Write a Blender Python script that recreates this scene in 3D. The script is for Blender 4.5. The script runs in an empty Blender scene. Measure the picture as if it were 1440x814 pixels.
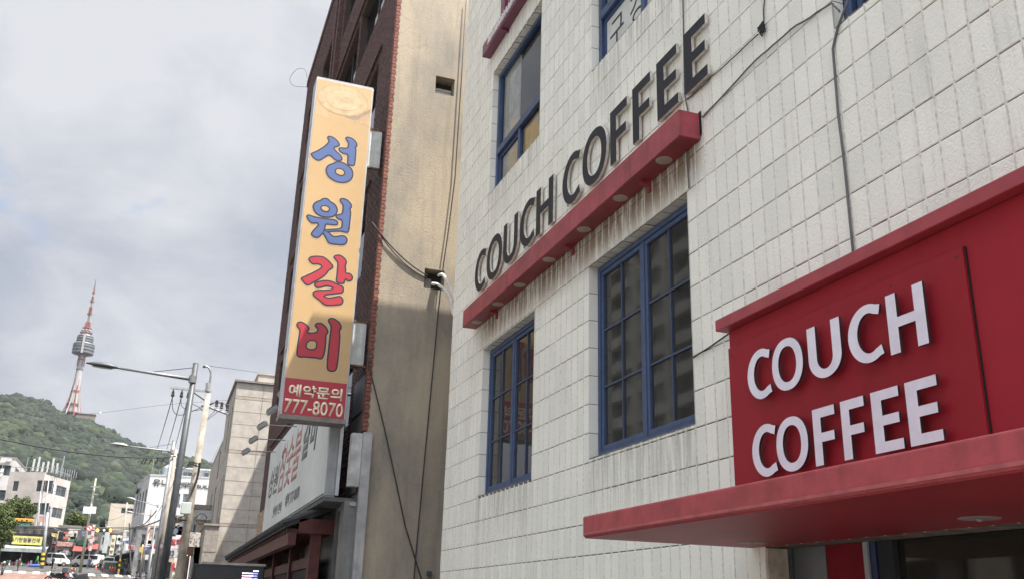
import bpy, bmesh, math, random
import numpy as np
from mathutils import Vector, Matrix, noise

random.seed(7); rng = np.random.default_rng(7)
S = bpy.context.scene
COL = S.collection

# ------------------------------------------------------------------ camera
FOC = 1318.58
YAW, PIT, ROL = (math.radians(a) for a in (-19.634, 19.144, 1.658))
fwd = Vector((-math.sin(YAW)*math.cos(PIT), math.cos(YAW)*math.cos(PIT), math.sin(PIT)))
rt = Vector((math.cos(YAW), math.sin(YAW), 0)); up = rt.cross(fwd)
c_, s_ = math.cos(ROL), math.sin(ROL)
rt, up = c_*rt + s_*up, -s_*rt + c_*up
cam = bpy.data.cameras.new('camera'); camo = bpy.data.objects.new('camera', cam); COL.objects.link(camo)
camo.matrix_world = Matrix((( rt.x, up.x, -fwd.x, 0), (rt.y, up.y, -fwd.y, 0), (rt.z, up.z, -fwd.z, 0), (0, 0, 0, 1)))
cam.sensor_width = 36; cam.lens = FOC/1440*36; cam.clip_start = .05; cam.clip_end = 20000
S.camera = camo

def K(px, py, y):
    """point at distance y down the street that the photograph shows at pixel px, py"""
    v = rt*((px-720)/FOC) + up*(-(py-407)/FOC) + fwd
    return v*(y/v.y)

# ------------------------------------------------------------------ light
SUN = Vector((1, -.97, 3.1)).normalized()          # towards the sun
sun = bpy.data.lights.new('sun', 'SUN'); suno = bpy.data.objects.new('sun', sun); COL.objects.link(suno)
suno.rotation_euler = SUN.to_track_quat('Z', 'Y').to_euler()
sun.energy = 5; sun.angle = math.radians(.5); sun.color = (1, .93, .83)
S.view_settings.view_transform = 'Standard'; S.view_settings.look = 'None'
S.view_settings.exposure = 1.12; S.view_settings.gamma = 1
W = bpy.data.worlds.new('World'); S.world = W; W.use_nodes = True
nt = W.node_tree; N = nt.nodes; L = nt.links
for n in list(N): N.remove(n)
out = N.new('ShaderNodeOutputWorld'); bg = N.new('ShaderNodeBackground'); bg.inputs[1].default_value = .1
sky = N.new('ShaderNodeTexSky'); sky.sky_type = 'NISHITA'; sky.sun_disc = False
sky.sun_elevation = math.asin(SUN.z); sky.sun_rotation = math.atan2(SUN.x, SUN.y)
tc = N.new('ShaderNodeTexCoord')
def wn(t, **k):
    n = N.new(t)
    for a, v in k.items(): setattr(n, a, v)
    return n
# cloud layer: directions projected on a flat cloud deck
sep = wn('ShaderNodeSeparateXYZ'); L.new(tc.outputs['Generated'], sep.inputs[0])
zz = wn('ShaderNodeMath', operation='ADD'); zz.inputs[1].default_value = .5; L.new(sep.outputs[2], zz.inputs[0])
zm = wn('ShaderNodeMath', operation='MAXIMUM'); zm.inputs[1].default_value = .12; L.new(zz.outputs[0], zm.inputs[0])
dv = wn('ShaderNodeVectorMath', operation='DIVIDE'); L.new(tc.outputs['Generated'], dv.inputs[0])
cz = wn('ShaderNodeCombineXYZ')
for i in range(3): L.new(zm.outputs[0], cz.inputs[i])
L.new(cz.outputs[0], dv.inputs[1])
def cnoise(scale, det, rough, off, dist=.4):
    mp = wn('ShaderNodeMapping'); mp.inputs['Location'].default_value = off
    L.new(dv.outputs[0], mp.inputs[0])
    n = wn('ShaderNodeTexNoise'); n.inputs['Scale'].default_value = scale; n.inputs['Detail'].default_value = det
    n.inputs['Roughness'].default_value = rough; n.inputs['Distortion'].default_value = dist
    L.new(mp.outputs[0], n.inputs['Vector']); return n
n1 = cnoise(1.35, 9, .56, (5.3, 2.1, .4), .35); n2 = cnoise(1.9, 6, .55, (8.0501, 4.4656, 1.8136), .25)
def ramp(src, stops):
    r = wn('ShaderNodeValToRGB'); e = r.color_ramp.elements
    while len(e) < len(stops): e.new(.5)
    for q, (p, c) in zip(e, stops): q.position = p; q.color = (*c, 1)
    L.new(src, r.inputs[0]); return r
n3 = cnoise(5.5, 8, .62, (4.1, 9.2, .7), .6)
ma = wn('ShaderNodeMath', operation='MULTIPLY_ADD'); L.new(n3.outputs['Fac'], ma.inputs[0]); ma.inputs[1].default_value = .34; ma.inputs[2].default_value = -.17
mb_ = wn('ShaderNodeMath', operation='ADD'); L.new(n1.outputs['Fac'], mb_.inputs[0]); L.new(ma.outputs[0], mb_.inputs[1])
shade = ramp(mb_.outputs[0], [(.36, (1.9, 2.1, 2.52)), (.45, (2.2, 2.38, 2.78)), (.52, (2.62, 2.74, 3.05)), (.66, (3.45, 3.5, 3.7))])
r2 = wn('ShaderNodeValToRGB'); e = r2.color_ramp.elements; e[0].position = .265; e[0].color = (0, 0, 0, 1); e[1].position = .325; e[1].color = (1, 1, 1, 1)
L.new(n2.outputs['Fac'], r2.inputs[0])
# clouds brighten broadly around the veiled sun
dt = wn('ShaderNodeVectorMath', operation='DOT_PRODUCT'); L.new(tc.outputs['Generated'], dt.inputs[0]); dt.inputs[1].default_value = SUN
mr = wn('ShaderNodeMapRange'); mr.inputs[1].default_value = .3; mr.inputs[2].default_value = 1; mr.inputs[3].default_value = 1; mr.inputs[4].default_value = 5.4
L.new(dt.outputs['Value'], mr.inputs[0])
vs = wn('ShaderNodeVectorMath', operation='SCALE'); L.new(shade.outputs[0], vs.inputs[0]); L.new(mr.outputs[0], vs.inputs['Scale'])
mx = wn('ShaderNodeMix', data_type='RGBA'); L.new(r2.outputs[0], mx.inputs[0]); L.new(sky.outputs[0], mx.inputs[6]); L.new(vs.outputs[0], mx.inputs[7])
L.new(mx.outputs[2], bg.inputs[0]); L.new(bg.outputs[0], out.inputs[0])

# ------------------------------------------------------------------ materials
MATS = {}
def mat(name, col, rough=.7, metal=0, var=.12, scale=6., bump=0., bscale=40., streak=0., col2=None, c2=(.45, .6), spec=.5, emit=None, estr=1., coat=0., stretch=(1, 1, 1), det=5, nr=.6):
    """base colour with world-space mottling (col to col2), vertical drip streaks and fine relief"""
    if name in MATS: return MATS[name]
    m = bpy.data.materials.new(name); m.use_nodes = True; MATS[name] = m
    t = m.node_tree; n = t.nodes; l = t.links; b = n['Principled BSDF']
    b.inputs['Roughness'].default_value = rough; b.inputs['Metallic'].default_value = metal
    b.inputs['Specular IOR Level'].default_value = spec
    if emit:
        b.inputs['Emission Color'].default_value = (*emit, 1); b.inputs['Emission Strength'].default_value = estr
    g = n.new('ShaderNodeNewGeometry')
    mp = n.new('ShaderNodeMapping'); mp.inputs['Scale'].default_value = stretch; l.new(g.outputs['Position'], mp.inputs[0])
    nz = n.new('ShaderNodeTexNoise'); nz.inputs['Scale'].default_value = scale; nz.inputs['Detail'].default_value = det; nz.inputs['Roughness'].default_value = nr
    l.new(mp.outputs[0], nz.inputs['Vector'])
    r = n.new('ShaderNodeValToRGB'); e = r.color_ramp.elements
    d = col2 if col2 else tuple(c*(1-var*1.6) for c in col)
    a = col if col2 else tuple(min(1, c*(1+var*.5)) for c in col)
    e[0].position, e[1].position = c2 if col2 else (.36, .64)
    e[0].color = (*d, 1); e[1].color = (*a, 1)
    l.new(nz.outputs['Fac'], r.inputs[0]); src = r.outputs[0]
    if streak:
        m2 = n.new('ShaderNodeMapping'); m2.inputs['Scale'].default_value = (14, 14, .55); l.new(g.outputs['Position'], m2.inputs[0])
        n2 = n.new('ShaderNodeTexNoise'); n2.inputs['Scale'].default_value = 1.; n2.inputs['Detail'].default_value = 4; l.new(m2.outputs[0], n2.inputs['Vector'])
        q = n.new('ShaderNodeMapRange'); q.inputs[1].default_value = .5; q.inputs[2].default_value = .78; q.inputs[3].default_value = 0; q.inputs[4].default_value = streak
        l.new(n2.outputs['Fac'], q.inputs[0])
        x = n.new('ShaderNodeMix'); x.data_type = 'RGBA'; l.new(q.outputs[0], x.inputs[0]); l.new(src, x.inputs[6])
        x.inputs[7].default_value = (*[c*.42 for c in d], 1); src = x.outputs[2]
    l.new(src, b.inputs['Base Color'])
    if bump:
        n3 = n.new('ShaderNodeTexNoise'); n3.inputs['Scale'].default_value = bscale; n3.inputs['Detail'].default_value = 4; l.new(g.outputs['Position'], n3.inputs['Vector'])
        bp = n.new('ShaderNodeBump'); bp.inputs['Strength'].default_value = bump; bp.inputs['Distance'].default_value = .01
        l.new(n3.outputs['Fac'], bp.inputs['Height']); l.new(bp.outputs[0], b.inputs['Normal'])
    return m

def tile_mat():
    m = bpy.data.materials.new('glazed_tile'); m.use_nodes = True; t = m.node_tree; n = t.nodes; l = t.links; b = n['Principled BSDF']
    b.inputs['Roughness'].default_value = .42
    g = n.new('ShaderNodeNewGeometry'); oi = n.new('ShaderNodeObjectInfo')
    def nz(scale, det=4, st=(1, 1, 1), dist=0, rough=.6):
        mp = n.new('ShaderNodeMapping'); mp.inputs['Scale'].default_value = st; l.new(g.outputs['Position'], mp.inputs[0])
        k = n.new('ShaderNodeTexNoise'); k.inputs['Scale'].default_value = scale; k.inputs['Detail'].default_value = det; k.inputs['Distortion'].default_value = dist
        k.inputs['Roughness'].default_value = rough; l.new(mp.outputs[0], k.inputs['Vector']); return k.outputs['Fac']
    def mrange(s, a, b_, c, d):
        q = n.new('ShaderNodeMapRange'); q.interpolation_type = 'SMOOTHSTEP'
        for i, v in enumerate((a, b_, c, d)): q.inputs[i+1].default_value = v
        l.new(s, q.inputs[0]); return q.outputs[0]
    def mult(a, c):
        q = n.new('ShaderNodeMath'); q.operation = 'MULTIPLY'; l.new(a, q.inputs[0])
        if isinstance(c, float): q.inputs[1].default_value = c
        else: l.new(c, q.inputs[1])
        return q.outputs[0]
    def mix(f, a, c):
        q = n.new('ShaderNodeMix'); q.data_type = 'RGBA'; l.new(f, q.inputs[0])
        if isinstance(a, tuple): q.inputs[6].default_value = (*a, 1)
        else: l.new(a, q.inputs[6])
        q.inputs[7].default_value = (*c, 1); return q.outputs[2]
    c = mix(mrange(nz(1.3), .35, .65, 0, 1), (.915, .91, .815), (.86, .86, .765))
    # each tile slightly its own tone
    sp = n.new('ShaderNodeSeparateXYZ'); l.new(g.outputs['Position'], sp.inputs[0])
    def cell(src, off, step):
        a = n.new('ShaderNodeMath'); a.operation = 'SUBTRACT'; l.new(src, a.inputs[0]); a.inputs[1].default_value = off
        q = n.new('ShaderNodeMath'); q.operation = 'DIVIDE'; l.new(a.outputs[0], q.inputs[0]); q.inputs[1].default_value = step
        w = n.new('ShaderNodeMath'); w.operation = 'FLOOR'; l.new(q.outputs[0], w.inputs[0]); return w.outputs[0]
    cb = n.new('ShaderNodeCombineXYZ'); l.new(cell(sp.outputs[1], 4.425, .1390), cb.inputs[0]); l.new(cell(sp.outputs[2], 3.1605, .2653), cb.inputs[1])
    wnz = n.new('ShaderNodeTexWhiteNoise'); wnz.noise_dimensions = '3D'; l.new(cb.outputs[0], wnz.inputs['Vector'])
    c = mix(mrange(wnz.outputs['Value'], .25, 1, 0, .55), c, (.74, .745, .68))
    # vertical drips everywhere, faint
    drip = nz(1, 4, (1, 22, .8))
    c = mix(mult(mrange(drip, .52, .78, 0, 1), mrange(nz(.9), .45, .66, .03, .55)), c, (.44, .425, .385))
    # brown weathering that ran down under the sign beam
    sx = n.new('ShaderNodeSeparateXYZ'); l.new(g.outputs['Position'], sx.inputs[0])
    z1 = mult(mrange(sx.outputs[2], 3.0, 3.4, 0, 1), mrange(sx.outputs[2], 3.56, 3.74, 1, 0))
    y1 = mult(mrange(sx.outputs[1], 5.45, 5.8, 0, 1), mrange(sx.outputs[1], 10.6, 11.2, 1, 0))
    st = mult(mult(z1, y1), mrange(nz(1, 3, (1, 16, 2.2)), .30, .55, .35, 1.))
    c = mix(mult(st, 1.), c, (.24, .175, .115))
    # soot and rain marks under the sills
    for y0, y9, zt in ((5.8, 7.7, 1.33), (9.0, 10.9, 1.32), (9.0, 10.9, 5.27), (5.2, 7.6, 5.26)):
        zb = mult(mrange(sx.outputs[2], zt-.75, zt, 0, 1), mrange(sx.outputs[2], zt+.01, zt+.05, 1, 0))
        yb = mult(mrange(sx.outputs[1], y0-.05, y0+.1, 0, 1), mrange(sx.outputs[1], y9-.1, y9+.05, 1, 0))
        c = mix(mult(mult(mult(zb, yb), mrange(nz(1, 4, (1, 26, 1.2)), .38, .62, 0, 1)), .6), c, (.33, .32, .29))
    c = mix(mult(mrange(nz(55, 2), .68, .76, 0, 1), .35), c, (.35, .32, .27))
    l.new(c, b.inputs['Base Color'])
    v = nz(26, 2, (1, 1, .75), 2.2); h = mrange(v, .36, .6, 0, 1)
    bp = n.new('ShaderNodeBump'); bp.inputs['Strength'].default_value = .42; bp.inputs['Distance'].default_value = .0045
    l.new(h, bp.inputs['Height']); l.new(bp.outputs[0], b.inputs['Normal'])
    return m
TILE = tile_mat()

def glass_mat(name, tint=(.55, .6, .6), refl=1.9, opaque=.35, dark=(.02, .025, .03)):
    m = bpy.data.materials.new(name); m.use_nodes = True; t = m.node_tree; n = t.nodes; l = t.links
    n.remove(n['Principled BSDF']); o = n['Material Output']
    tr = n.new('ShaderNodeBsdfTransparent'); tr.inputs[0].default_value = (*tint, 1)
    df = n.new('ShaderNodeBsdfDiffuse'); df.inputs[0].default_value = (*dark, 1)
    gl = n.new('ShaderNodeBsdfGlossy'); gl.inputs['Roughness'].default_value = .03
    nzz = n.new('ShaderNodeTexNoise'); nzz.inputs['Scale'].default_value = 1.3; bp = n.new('ShaderNodeBump'); bp.inputs['Distance'].default_value = .01; bp.inputs['Strength'].default_value = .12
    g = n.new('ShaderNodeNewGeometry'); l.new(g.outputs['Position'], nzz.inputs['Vector']); l.new(nzz.outputs['Fac'], bp.inputs['Height']); l.new(bp.outputs[0], gl.inputs['Normal'])
    m1 = n.new('ShaderNodeMixShader'); m1.inputs[0].default_value = opaque; l.new(tr.outputs[0], m1.inputs[1]); l.new(df.outputs[0], m1.inputs[2])
    fr = n.new('ShaderNodeFresnel'); fr.inputs[0].default_value = refl
    m2 = n.new('ShaderNodeMixShader'); l.new(fr.outputs[0], m2.inputs[0]); l.new(m1.outputs[0], m2.inputs[1]); l.new(gl.outputs[0], m2.inputs[2])
    l.new(m2.outputs[0], o.inputs[0]); return m
GLASS = glass_mat('window_glass', refl=1.45, opaque=.5, dark=(.075, .076, .07))
GLASS_PALE = glass_mat('pale_window_glass', tint=(.93, .94, .92), refl=1.6, opaque=.02)
GLASS_SKY = glass_mat('sky_mirroring_glass', tint=(.3, .32, .34), refl=2.2, opaque=.5)

GROUT = mat('dark_joint', (.16, .115, .09), .95, var=.3, scale=9)
MORTAR = mat('pale_mortar', (.78, .75, .68), .9, var=.18, scale=30)
BLUE = mat('blue_frame_paint', (.046, .08, .17), .5, var=.12, scale=9)
MUNT = mat('dull_blue_bar_paint', (.042, .062, .12), .5, var=.1, scale=9)
NAVY = mat('dark_gap_seal', (.018, .02, .026), .8)
RED = mat('red_sign_paint', (.34, .018, .03), .6, var=.05, scale=2, streak=.10, spec=.25)
RED_DULL = mat('faded_red_canopy_paint', (.40, .06, .07), .55, var=.16, scale=7, streak=.3, bump=.15, bscale=80)
RED_PANEL = mat('red_panel_paint', (.29, .012, .022), .55, var=.03, spec=.25, scale=5)
RED_BEAM = mat('weathered_red_beam_paint', (.34, .055, .07), .5, var=.18, scale=5, streak=.45)
WHITE_LET = mat('pale_letter_face', (.78, .77, .85), .4, var=.05, scale=10)
DARKSIDE = mat('letter_return_black', (.035, .03, .035), .5)
CHAR = mat('charcoal_letter_face', (.016, .018, .026), .55, var=.1, scale=8, spec=.3)
PALESIDE = mat('pale_letter_return', (.62, .58, .51), .6, var=.2, scale=20)
BLACK = mat('black_rubber', (.015, .015, .016), .6)
CONC = mat('stained_render', (.40, .34, .25), .92, var=.2, scale=.8, col2=(.25, .225, .185), c2=(.38, .57), streak=.25, bump=.5, bscale=30, stretch=(1, 1, .5), det=9, nr=.68)
def add_cracks(m):   # CRACK lines and patch repairs in the render
    t = m.node_tree; n = t.nodes; l = t.links; b = n['Principled BSDF']; src = b.inputs['Base Color'].links[0].from_socket
    g = n.new('ShaderNodeNewGeometry'); nz = n.new('ShaderNodeTexNoise'); nz.inputs['Scale'].default_value = 2.2; nz.inputs['Detail'].default_value = 6; l.new(g.outputs['Position'], nz.inputs['Vector'])
    ad = n.new('ShaderNodeMix'); ad.data_type = 'RGBA'; ad.blend_type = 'ADD'; ad.inputs[0].default_value = .55; l.new(g.outputs['Position'], ad.inputs[6]); l.new(nz.outputs['Color'], ad.inputs[7])
    mp = n.new('ShaderNodeMapping'); mp.inputs['Scale'].default_value = (1, 1, .45); l.new(ad.outputs[2], mp.inputs[0])
    v = n.new('ShaderNodeTexVoronoi'); v.feature = 'DISTANCE_TO_EDGE'; v.inputs['Scale'].default_value = .8; l.new(mp.outputs[0], v.inputs['Vector'])
    r = n.new('ShaderNodeMapRange'); r.inputs[1].default_value = 0; r.inputs[2].default_value = .006; r.inputs[3].default_value = .26; r.inputs[4].default_value = 0; l.new(v.outputs['Distance'], r.inputs[0])
    x = n.new('ShaderNodeMix'); x.data_type = 'RGBA'; l.new(r.outputs[0], x.inputs[0]); l.new(src, x.inputs[6]); x.inputs[7].default_value = (.13, .11, .09, 1)
    n4 = n.new('ShaderNodeTexNoise'); n4.inputs['Scale'].default_value = 38; n4.inputs['Detail'].default_value = 3; l.new(g.outputs['Position'], n4.inputs['Vector'])
    r4 = n.new('ShaderNodeMapRange'); r4.inputs[1].default_value = .35; r4.inputs[2].default_value = .7; r4.inputs[3].default_value = 0; r4.inputs[4].default_value = .22; l.new(n4.outputs['Fac'], r4.inputs[0])
    y = n.new('ShaderNodeMix'); y.data_type = 'RGBA'; l.new(r4.outputs[0], y.inputs[0]); l.new(x.outputs[2], y.inputs[6]); y.inputs[7].default_value = (.22, .19, .15, 1)
    l.new(y.outputs[2], b.inputs['Base Color'])
add_cracks(CONC)
BRICK = mat('dark_red_brick', (.115, .060, .055), .85, var=.32, scale=13, bump=.3, bscale=90)
BRICK_O = mat('orange_brick', (.22, .085, .06), .85, var=.3, scale=14, bump=.3, bscale=90)
BMORT = mat('brick_joint', (.075, .055, .048), .95)
STEEL = mat('brushed_sheet_metal', (.42, .42, .42), .42, .6, var=.2, scale=3, streak=.35)
GALV = mat('galvanised_steel', (.30, .31, .32), .5, .3, var=.15, scale=8)
DKSTEEL = mat('dark_grey_painted_steel', (.085, .095, .105), .5, .2, var=.15, scale=5)
LTGREY = mat('light_grey_metal', (.34, .35, .35), .5, .1, var=.12, scale=5, streak=.2)
CPOLE = mat('pole_concrete', (.37, .335, .285), .9, var=.2, scale=3, streak=.3)
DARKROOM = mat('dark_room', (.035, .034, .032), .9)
YEL = mat('cream_sign_face', (.52, .345, .165), .42, var=.05, scale=1.2, streak=.05)
GOLD_SIDE = mat('sign_frame_aluminium', (.44, .44, .44), .4, .4)
S_RED = mat('sign_red_film', (.40, .03, .05), .42, var=.05)
G_BLUE = mat('printed_blue', (.075, .12, .29), .45, var=.03)
G_RED = mat('printed_red', (.43, .028, .045), .45, var=.03)
G_DK = mat('printed_dark_outline', (.035, .025, .04), .45)
G_HALO = mat('printed_cream_halo', (.56, .42, .24), .45)
G_CREAM = mat('printed_cream', (.80, .70, .52), .45)
WHITE_SIGN = mat('white_sign_face', (.66, .68, .67), .4, var=.1, scale=.8, streak=.15)
WHITE = mat('white_paint', (.78, .78, .76), .6, var=.08, scale=2, streak=.12)
ASPH = mat('asphalt', (.085, .082, .078), .92, var=.3, scale=1.2, bump=.3)

# ------------------------------------------------------------------ mesh helpers
class MB:
    def __init__(s): s.v = []; s.f = []; s.m = []
    def face(s, pts, mi=0):
        b = len(s.v); s.v += [tuple(p) for p in pts]; s.f.append(tuple(range(b, b+len(pts)))); s.m.append(mi); return s
    def box(s, a, b, mi=0, M=None):
        x0, y0, z0 = a; x1, y1, z1 = b
        p = [Vector((x, y, z)) for z in (z0, z1) for x, y in ((x0, y0), (x1, y0), (x1, y1), (x0, y1))]
        if M is not None: p = [M @ q for q in p]
        k = len(s.v); s.v += [tuple(q) for q in p]
        for q in ((0, 3, 2, 1), (4, 5, 6, 7), (0, 1, 5, 4), (1, 2, 6, 5), (2, 3, 7, 6), (3, 0, 4, 7)):
            s.f.append(tuple(k+i for i in q)); s.m.append(mi)
        return s
    def tube(s, pts, r, n=8, mi=0, cap=True):
        pts = [Vector(p) for p in pts]; rs = r if isinstance(r, (list, tuple)) else [r]*len(pts)
        k = len(s.v); prev = None
        for i, p in enumerate(pts):
            d = (pts[min(i+1, len(pts)-1)] - pts[max(i-1, 0)]).normalized()
            if prev is None: u = d.orthogonal().normalized()
            else:
                u = prev - d*prev.dot(d); u = u.normalized() if u.length > 1e-6 else d.orthogonal().normalized()
            prev = u; w = d.cross(u)
            for j in range(n):
                a = 2*math.pi*j/n; s.v.append(tuple(p + (u*math.cos(a) + w*math.sin(a))*rs[i]))
        for i in range(len(pts)-1):
            for j in range(n):
                s.f.append((k+i*n+j, k+i*n+(j+1) % n, k+(i+1)*n+(j+1) % n, k+(i+1)*n+j)); s.m.append(mi)
        if cap:
            s.f.append(tuple(k+j for j in reversed(range(n)))); s.m.append(mi)
            e = k+(len(pts)-1)*n; s.f.append(tuple(e+j for j in range(n))); s.m.append(mi)
        return s
    def prism(s, poly, O, U, V, D, mi=0, side=None):
        """polygon (u,v) in the plane O,U,V given thickness along D (a vector); front face is at O"""
        O, U, V, D = map(Vector, (O, U, V, D)); side = mi if side is None else side
        A = [O+U*a+V*b for a, b in poly]; n = len(A); k = len(s.v)
        s.v += [tuple(p) for p in A] + [tuple(p+D) for p in A]
        flip = U.cross(V).dot(D) > 0
        area = sum(poly[i][0]*poly[(i+1) % n][1]-poly[(i+1) % n][0]*poly[i][1] for i in range(n))
        if (area > 0) == flip: fr = tuple(k+i for i in reversed(range(n))); bk = tuple(k+n+i for i in range(n))
        else: fr = tuple(k+i for i in range(n)); bk = tuple(k+n+i for i in reversed(range(n)))
        s.f += [fr, bk]; s.m += [mi, side]
        for i in range(n):
            j = (i+1) % n; s.f.append((k+i, k+j, k+n+j, k+n+i)); s.m.append(side)
        return s
    def band(s, outer, inner, O, U, V, D, closed=True, mi=0, side=None):
        O, U, V, D = map(Vector, (O, U, V, D)); side = mi if side is None else side; n = len(outer); k = len(s.v)
        for P in (outer, inner):
            s.v += [tuple(O+U*a+V*b) for a, b in P]
        for P in (outer, inner):
            s.v += [tuple(O+U*a+V*b+D) for a, b in P]
        for i in range(n if closed else n-1):
            j = (i+1) % n
            s.f += [(k+i, k+j, k+n+j, k+n+i), (k+2*n+i, k+3*n+i, k+3*n+j, k+2*n+j), (k+i, k+2*n+i, k+2*n+j, k+j), (k+n+i, k+n+j, k+3*n+j, k+3*n+i)]
            s.m += [mi, side, side, side]
        if not closed:
            for i in (0, n-1): s.f.append((k+i, k+n+i, k+3*n+i, k+2*n+i)); s.m.append(side)
        return s
    def build(s, name, mats, parent=None, smooth=False, fix=True):
        me = bpy.data.meshes.new(name); me.from_pydata(s.v, [], s.f)
        for m in (mats if isinstance(mats, (list, tuple)) else [mats]): me.materials.append(m)
        me.polygons.foreach_set('material_index', s.m)
        if fix:
            b = bmesh.new(); b.from_mesh(me); bmesh.ops.recalc_face_normals(b, faces=b.faces); b.to_mesh(me); b.free()
        if smooth: me.polygons.foreach_set('use_smooth', [True]*len(me.polygons))
        me.update(); return link(name, me, parent)

def wm(o):
    return o.matrix_basis.copy() if o.parent is None else wm(o.parent) @ o.matrix_parent_inverse @ o.matrix_basis
def link(name, me, parent=None):
    """a new object whose coordinates stay world coordinates under its parent"""
    o = bpy.data.objects.new(name, me); COL.objects.link(o)
    if parent is not None: o.parent = parent; o.matrix_parent_inverse = wm(parent).inverted()
    return o
def bevel(o, w, seg=1, ang=40):
    m = o.modifiers.new('bevel', 'BEVEL'); m.width = w; m.segments = seg; m.limit_method = 'ANGLE'; m.angle_limit = math.radians(ang); return o
def thing(name, label, cat, loc=(0, 0, 0), group=None):
    o = bpy.data.objects.new(name, None); COL.objects.link(o); o.location = loc; o.empty_display_size = .1
    o.matrix_basis = Matrix.Translation(Vector(loc)); return tag(o, label, cat, group)
def tag(o, label=None, cat=None, group=None, kind=None):
    if label: o['label'] = label
    if cat: o['category'] = cat
    if group: o['group'] = group
    if kind: o['kind'] = kind
    return o
def copy_tree(o, delta=None, parent=None):
    c = o.copy(); COL.objects.link(c)
    if parent is not None: c.parent = parent; c.matrix_parent_inverse = o.matrix_parent_inverse.copy()
    kids = [k for k in list(bpy.data.objects) if k.parent == o]
    for k in kids: copy_tree(k, None, c)
    if delta is not None: c.location = o.location + Vector(delta)
    return c
TXT = {}
def text(body, name, m, parent, O, U, V, w, h, depth=.004, off=0., shear=0., bold=None):
    """lettering lying in the plane O,U,V (O = lower left), fitted to w by h, thickness towards the reader"""
    cu = bpy.data.curves.new('t', 'FONT'); cu.body = body; cu.offset = off; cu.resolution_u = 3; cu.shear = shear
    t = bpy.data.objects.new('t', cu); COL.objects.link(t); bpy.context.view_layer.update()
    me = bpy.data.meshes.new_from_object(t.evaluated_get(bpy.context.evaluated_depsgraph_get()))
    bpy.data.objects.remove(t); bpy.data.curves.remove(cu)
    n = len(me.vertices); co = np.empty(n*3); me.vertices.foreach_get('co', co); co = co.reshape(-1, 3)
    mn = co.min(0); mxx = co.max(0); co = (co-mn)/np.maximum(mxx-mn, 1e-6)
    O, U, V = map(Vector, (O, U, V)); Nn = np.array(U.cross(V).normalized())*depth
    P = np.array(O)+np.outer(co[:, 0]*w, U)+np.outer(co[:, 1]*h, V)+Nn
    me.vertices.foreach_set('co', P.ravel()); me.materials.clear(); me.materials.append(m); me.update()
    b = bmesh.new(); b.from_mesh(me)
    r = bmesh.ops.extrude_face_region(b, geom=list(b.faces))
    bmesh.ops.translate(b, vec=-Vector(Nn), verts=[e for e in r['geom'] if isinstance(e, bmesh.types.BMVert)])
    bmesh.ops.recalc_face_normals(b, faces=b.faces); b.to_mesh(me); b.free()
    return link(name, me, parent)
def np_mesh(name, V, F, mats, parent=None, mi=None, smooth=False):
    me = bpy.data.meshes.new(name); V = np.asarray(V, np.float32); F = np.asarray(F, np.int32); k = F.shape[1]
    me.vertices.add(len(V)); me.vertices.foreach_set('co', V.ravel())
    me.loops.add(F.size); me.loops.foreach_set('vertex_index', F.ravel())
    me.polygons.add(len(F)); me.polygons.foreach_set('loop_start', np.arange(0, F.size, k, dtype=np.int32)); me.polygons.foreach_set('loop_total', np.full(len(F), k, np.int32))
    for m in (mats if isinstance(mats, (list, tuple)) else [mats]): me.materials.append(m)
    if mi is not None: me.polygons.foreach_set('material_index', np.asarray(mi, np.int32))
    if smooth: me.polygons.foreach_set('use_smooth', np.ones(len(F), bool))
    me.update(calc_edges=True); return link(name, me, parent)
def cells(mb, ys, zs, holes, put, mi=0):
    """rectangle ys x zs minus holes, cut into boxes through put(y0,y1,z0,z1)"""
    Y = sorted({ys[0], ys[1], *[h for q in holes for h in q[:2] if ys[0] < h < ys[1]]})
    Z = sorted({zs[0], zs[1], *[h for q in holes for h in q[2:] if zs[0] < h < zs[1]]})
    for i in range(len(Y)-1):
        run = None
        for j in range(len(Z)-1):
            cy, cz_ = (Y[i]+Y[i+1])/2, (Z[j]+Z[j+1])/2
            solid = not any(a < cy < b and c < cz_ < d for a, b, c, d in holes)
            if solid: run = (run[0], Z[j+1]) if run else (Z[j], Z[j+1])
            if (not solid or j == len(Z)-2) and run: put(Y[i], Y[i+1], *run); run = None
def ground(y):
    if y < 8: return -1.65
    if y < 135: return -1.65 + (y-8)*(4.25/127)
    if y < 165: return 2.6 + (y-135)*.088
    return 5.24 + (y-165)*.03
X_, Y_, Z_ = Vector((1, 0, 0)), Vector((0, 1, 0)), Vector((0, 0, 1))
FU, FV = Vector((0, -1, 0)), Vector((0, 0, 1))           # reading direction on the street facades
def arc_pts(P, n=8):
    o_ = []
    for i in range(len(P)-1):
        p0, p1, p2, p3 = (Vector(P[max(0, min(len(P)-1, i+k))]) for k in (-1, 0, 1, 2))
        for j in range(n):
            t = j/n; o_.append(.5*((2*p1)+(-p0+p2)*t+(2*p0-5*p1+4*p2-p3)*t*t+(-p0+3*p1-3*p2+p3)*t**3))
    o_.append(Vector(P[-1])); return o_
# ================================================================== ground and road
mb = MB(); ys = [-60, -10, 8, 20, 40, 70, 100, 120, 135, 140, 145, 150, 155, 160, 165, 190, 240, 320]
for i in range(len(ys)-1):
    for x0, x1 in ((-400, -14), (-14, 1), (1, 400)):
        a, b = ys[i], ys[i+1]; g = (lambda y: ground(y)-.02)
        mb.face([(x0, a, g(a)), (x1, a, g(a)), (x1, b, g(b)), (x0, b, g(b))])
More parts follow.
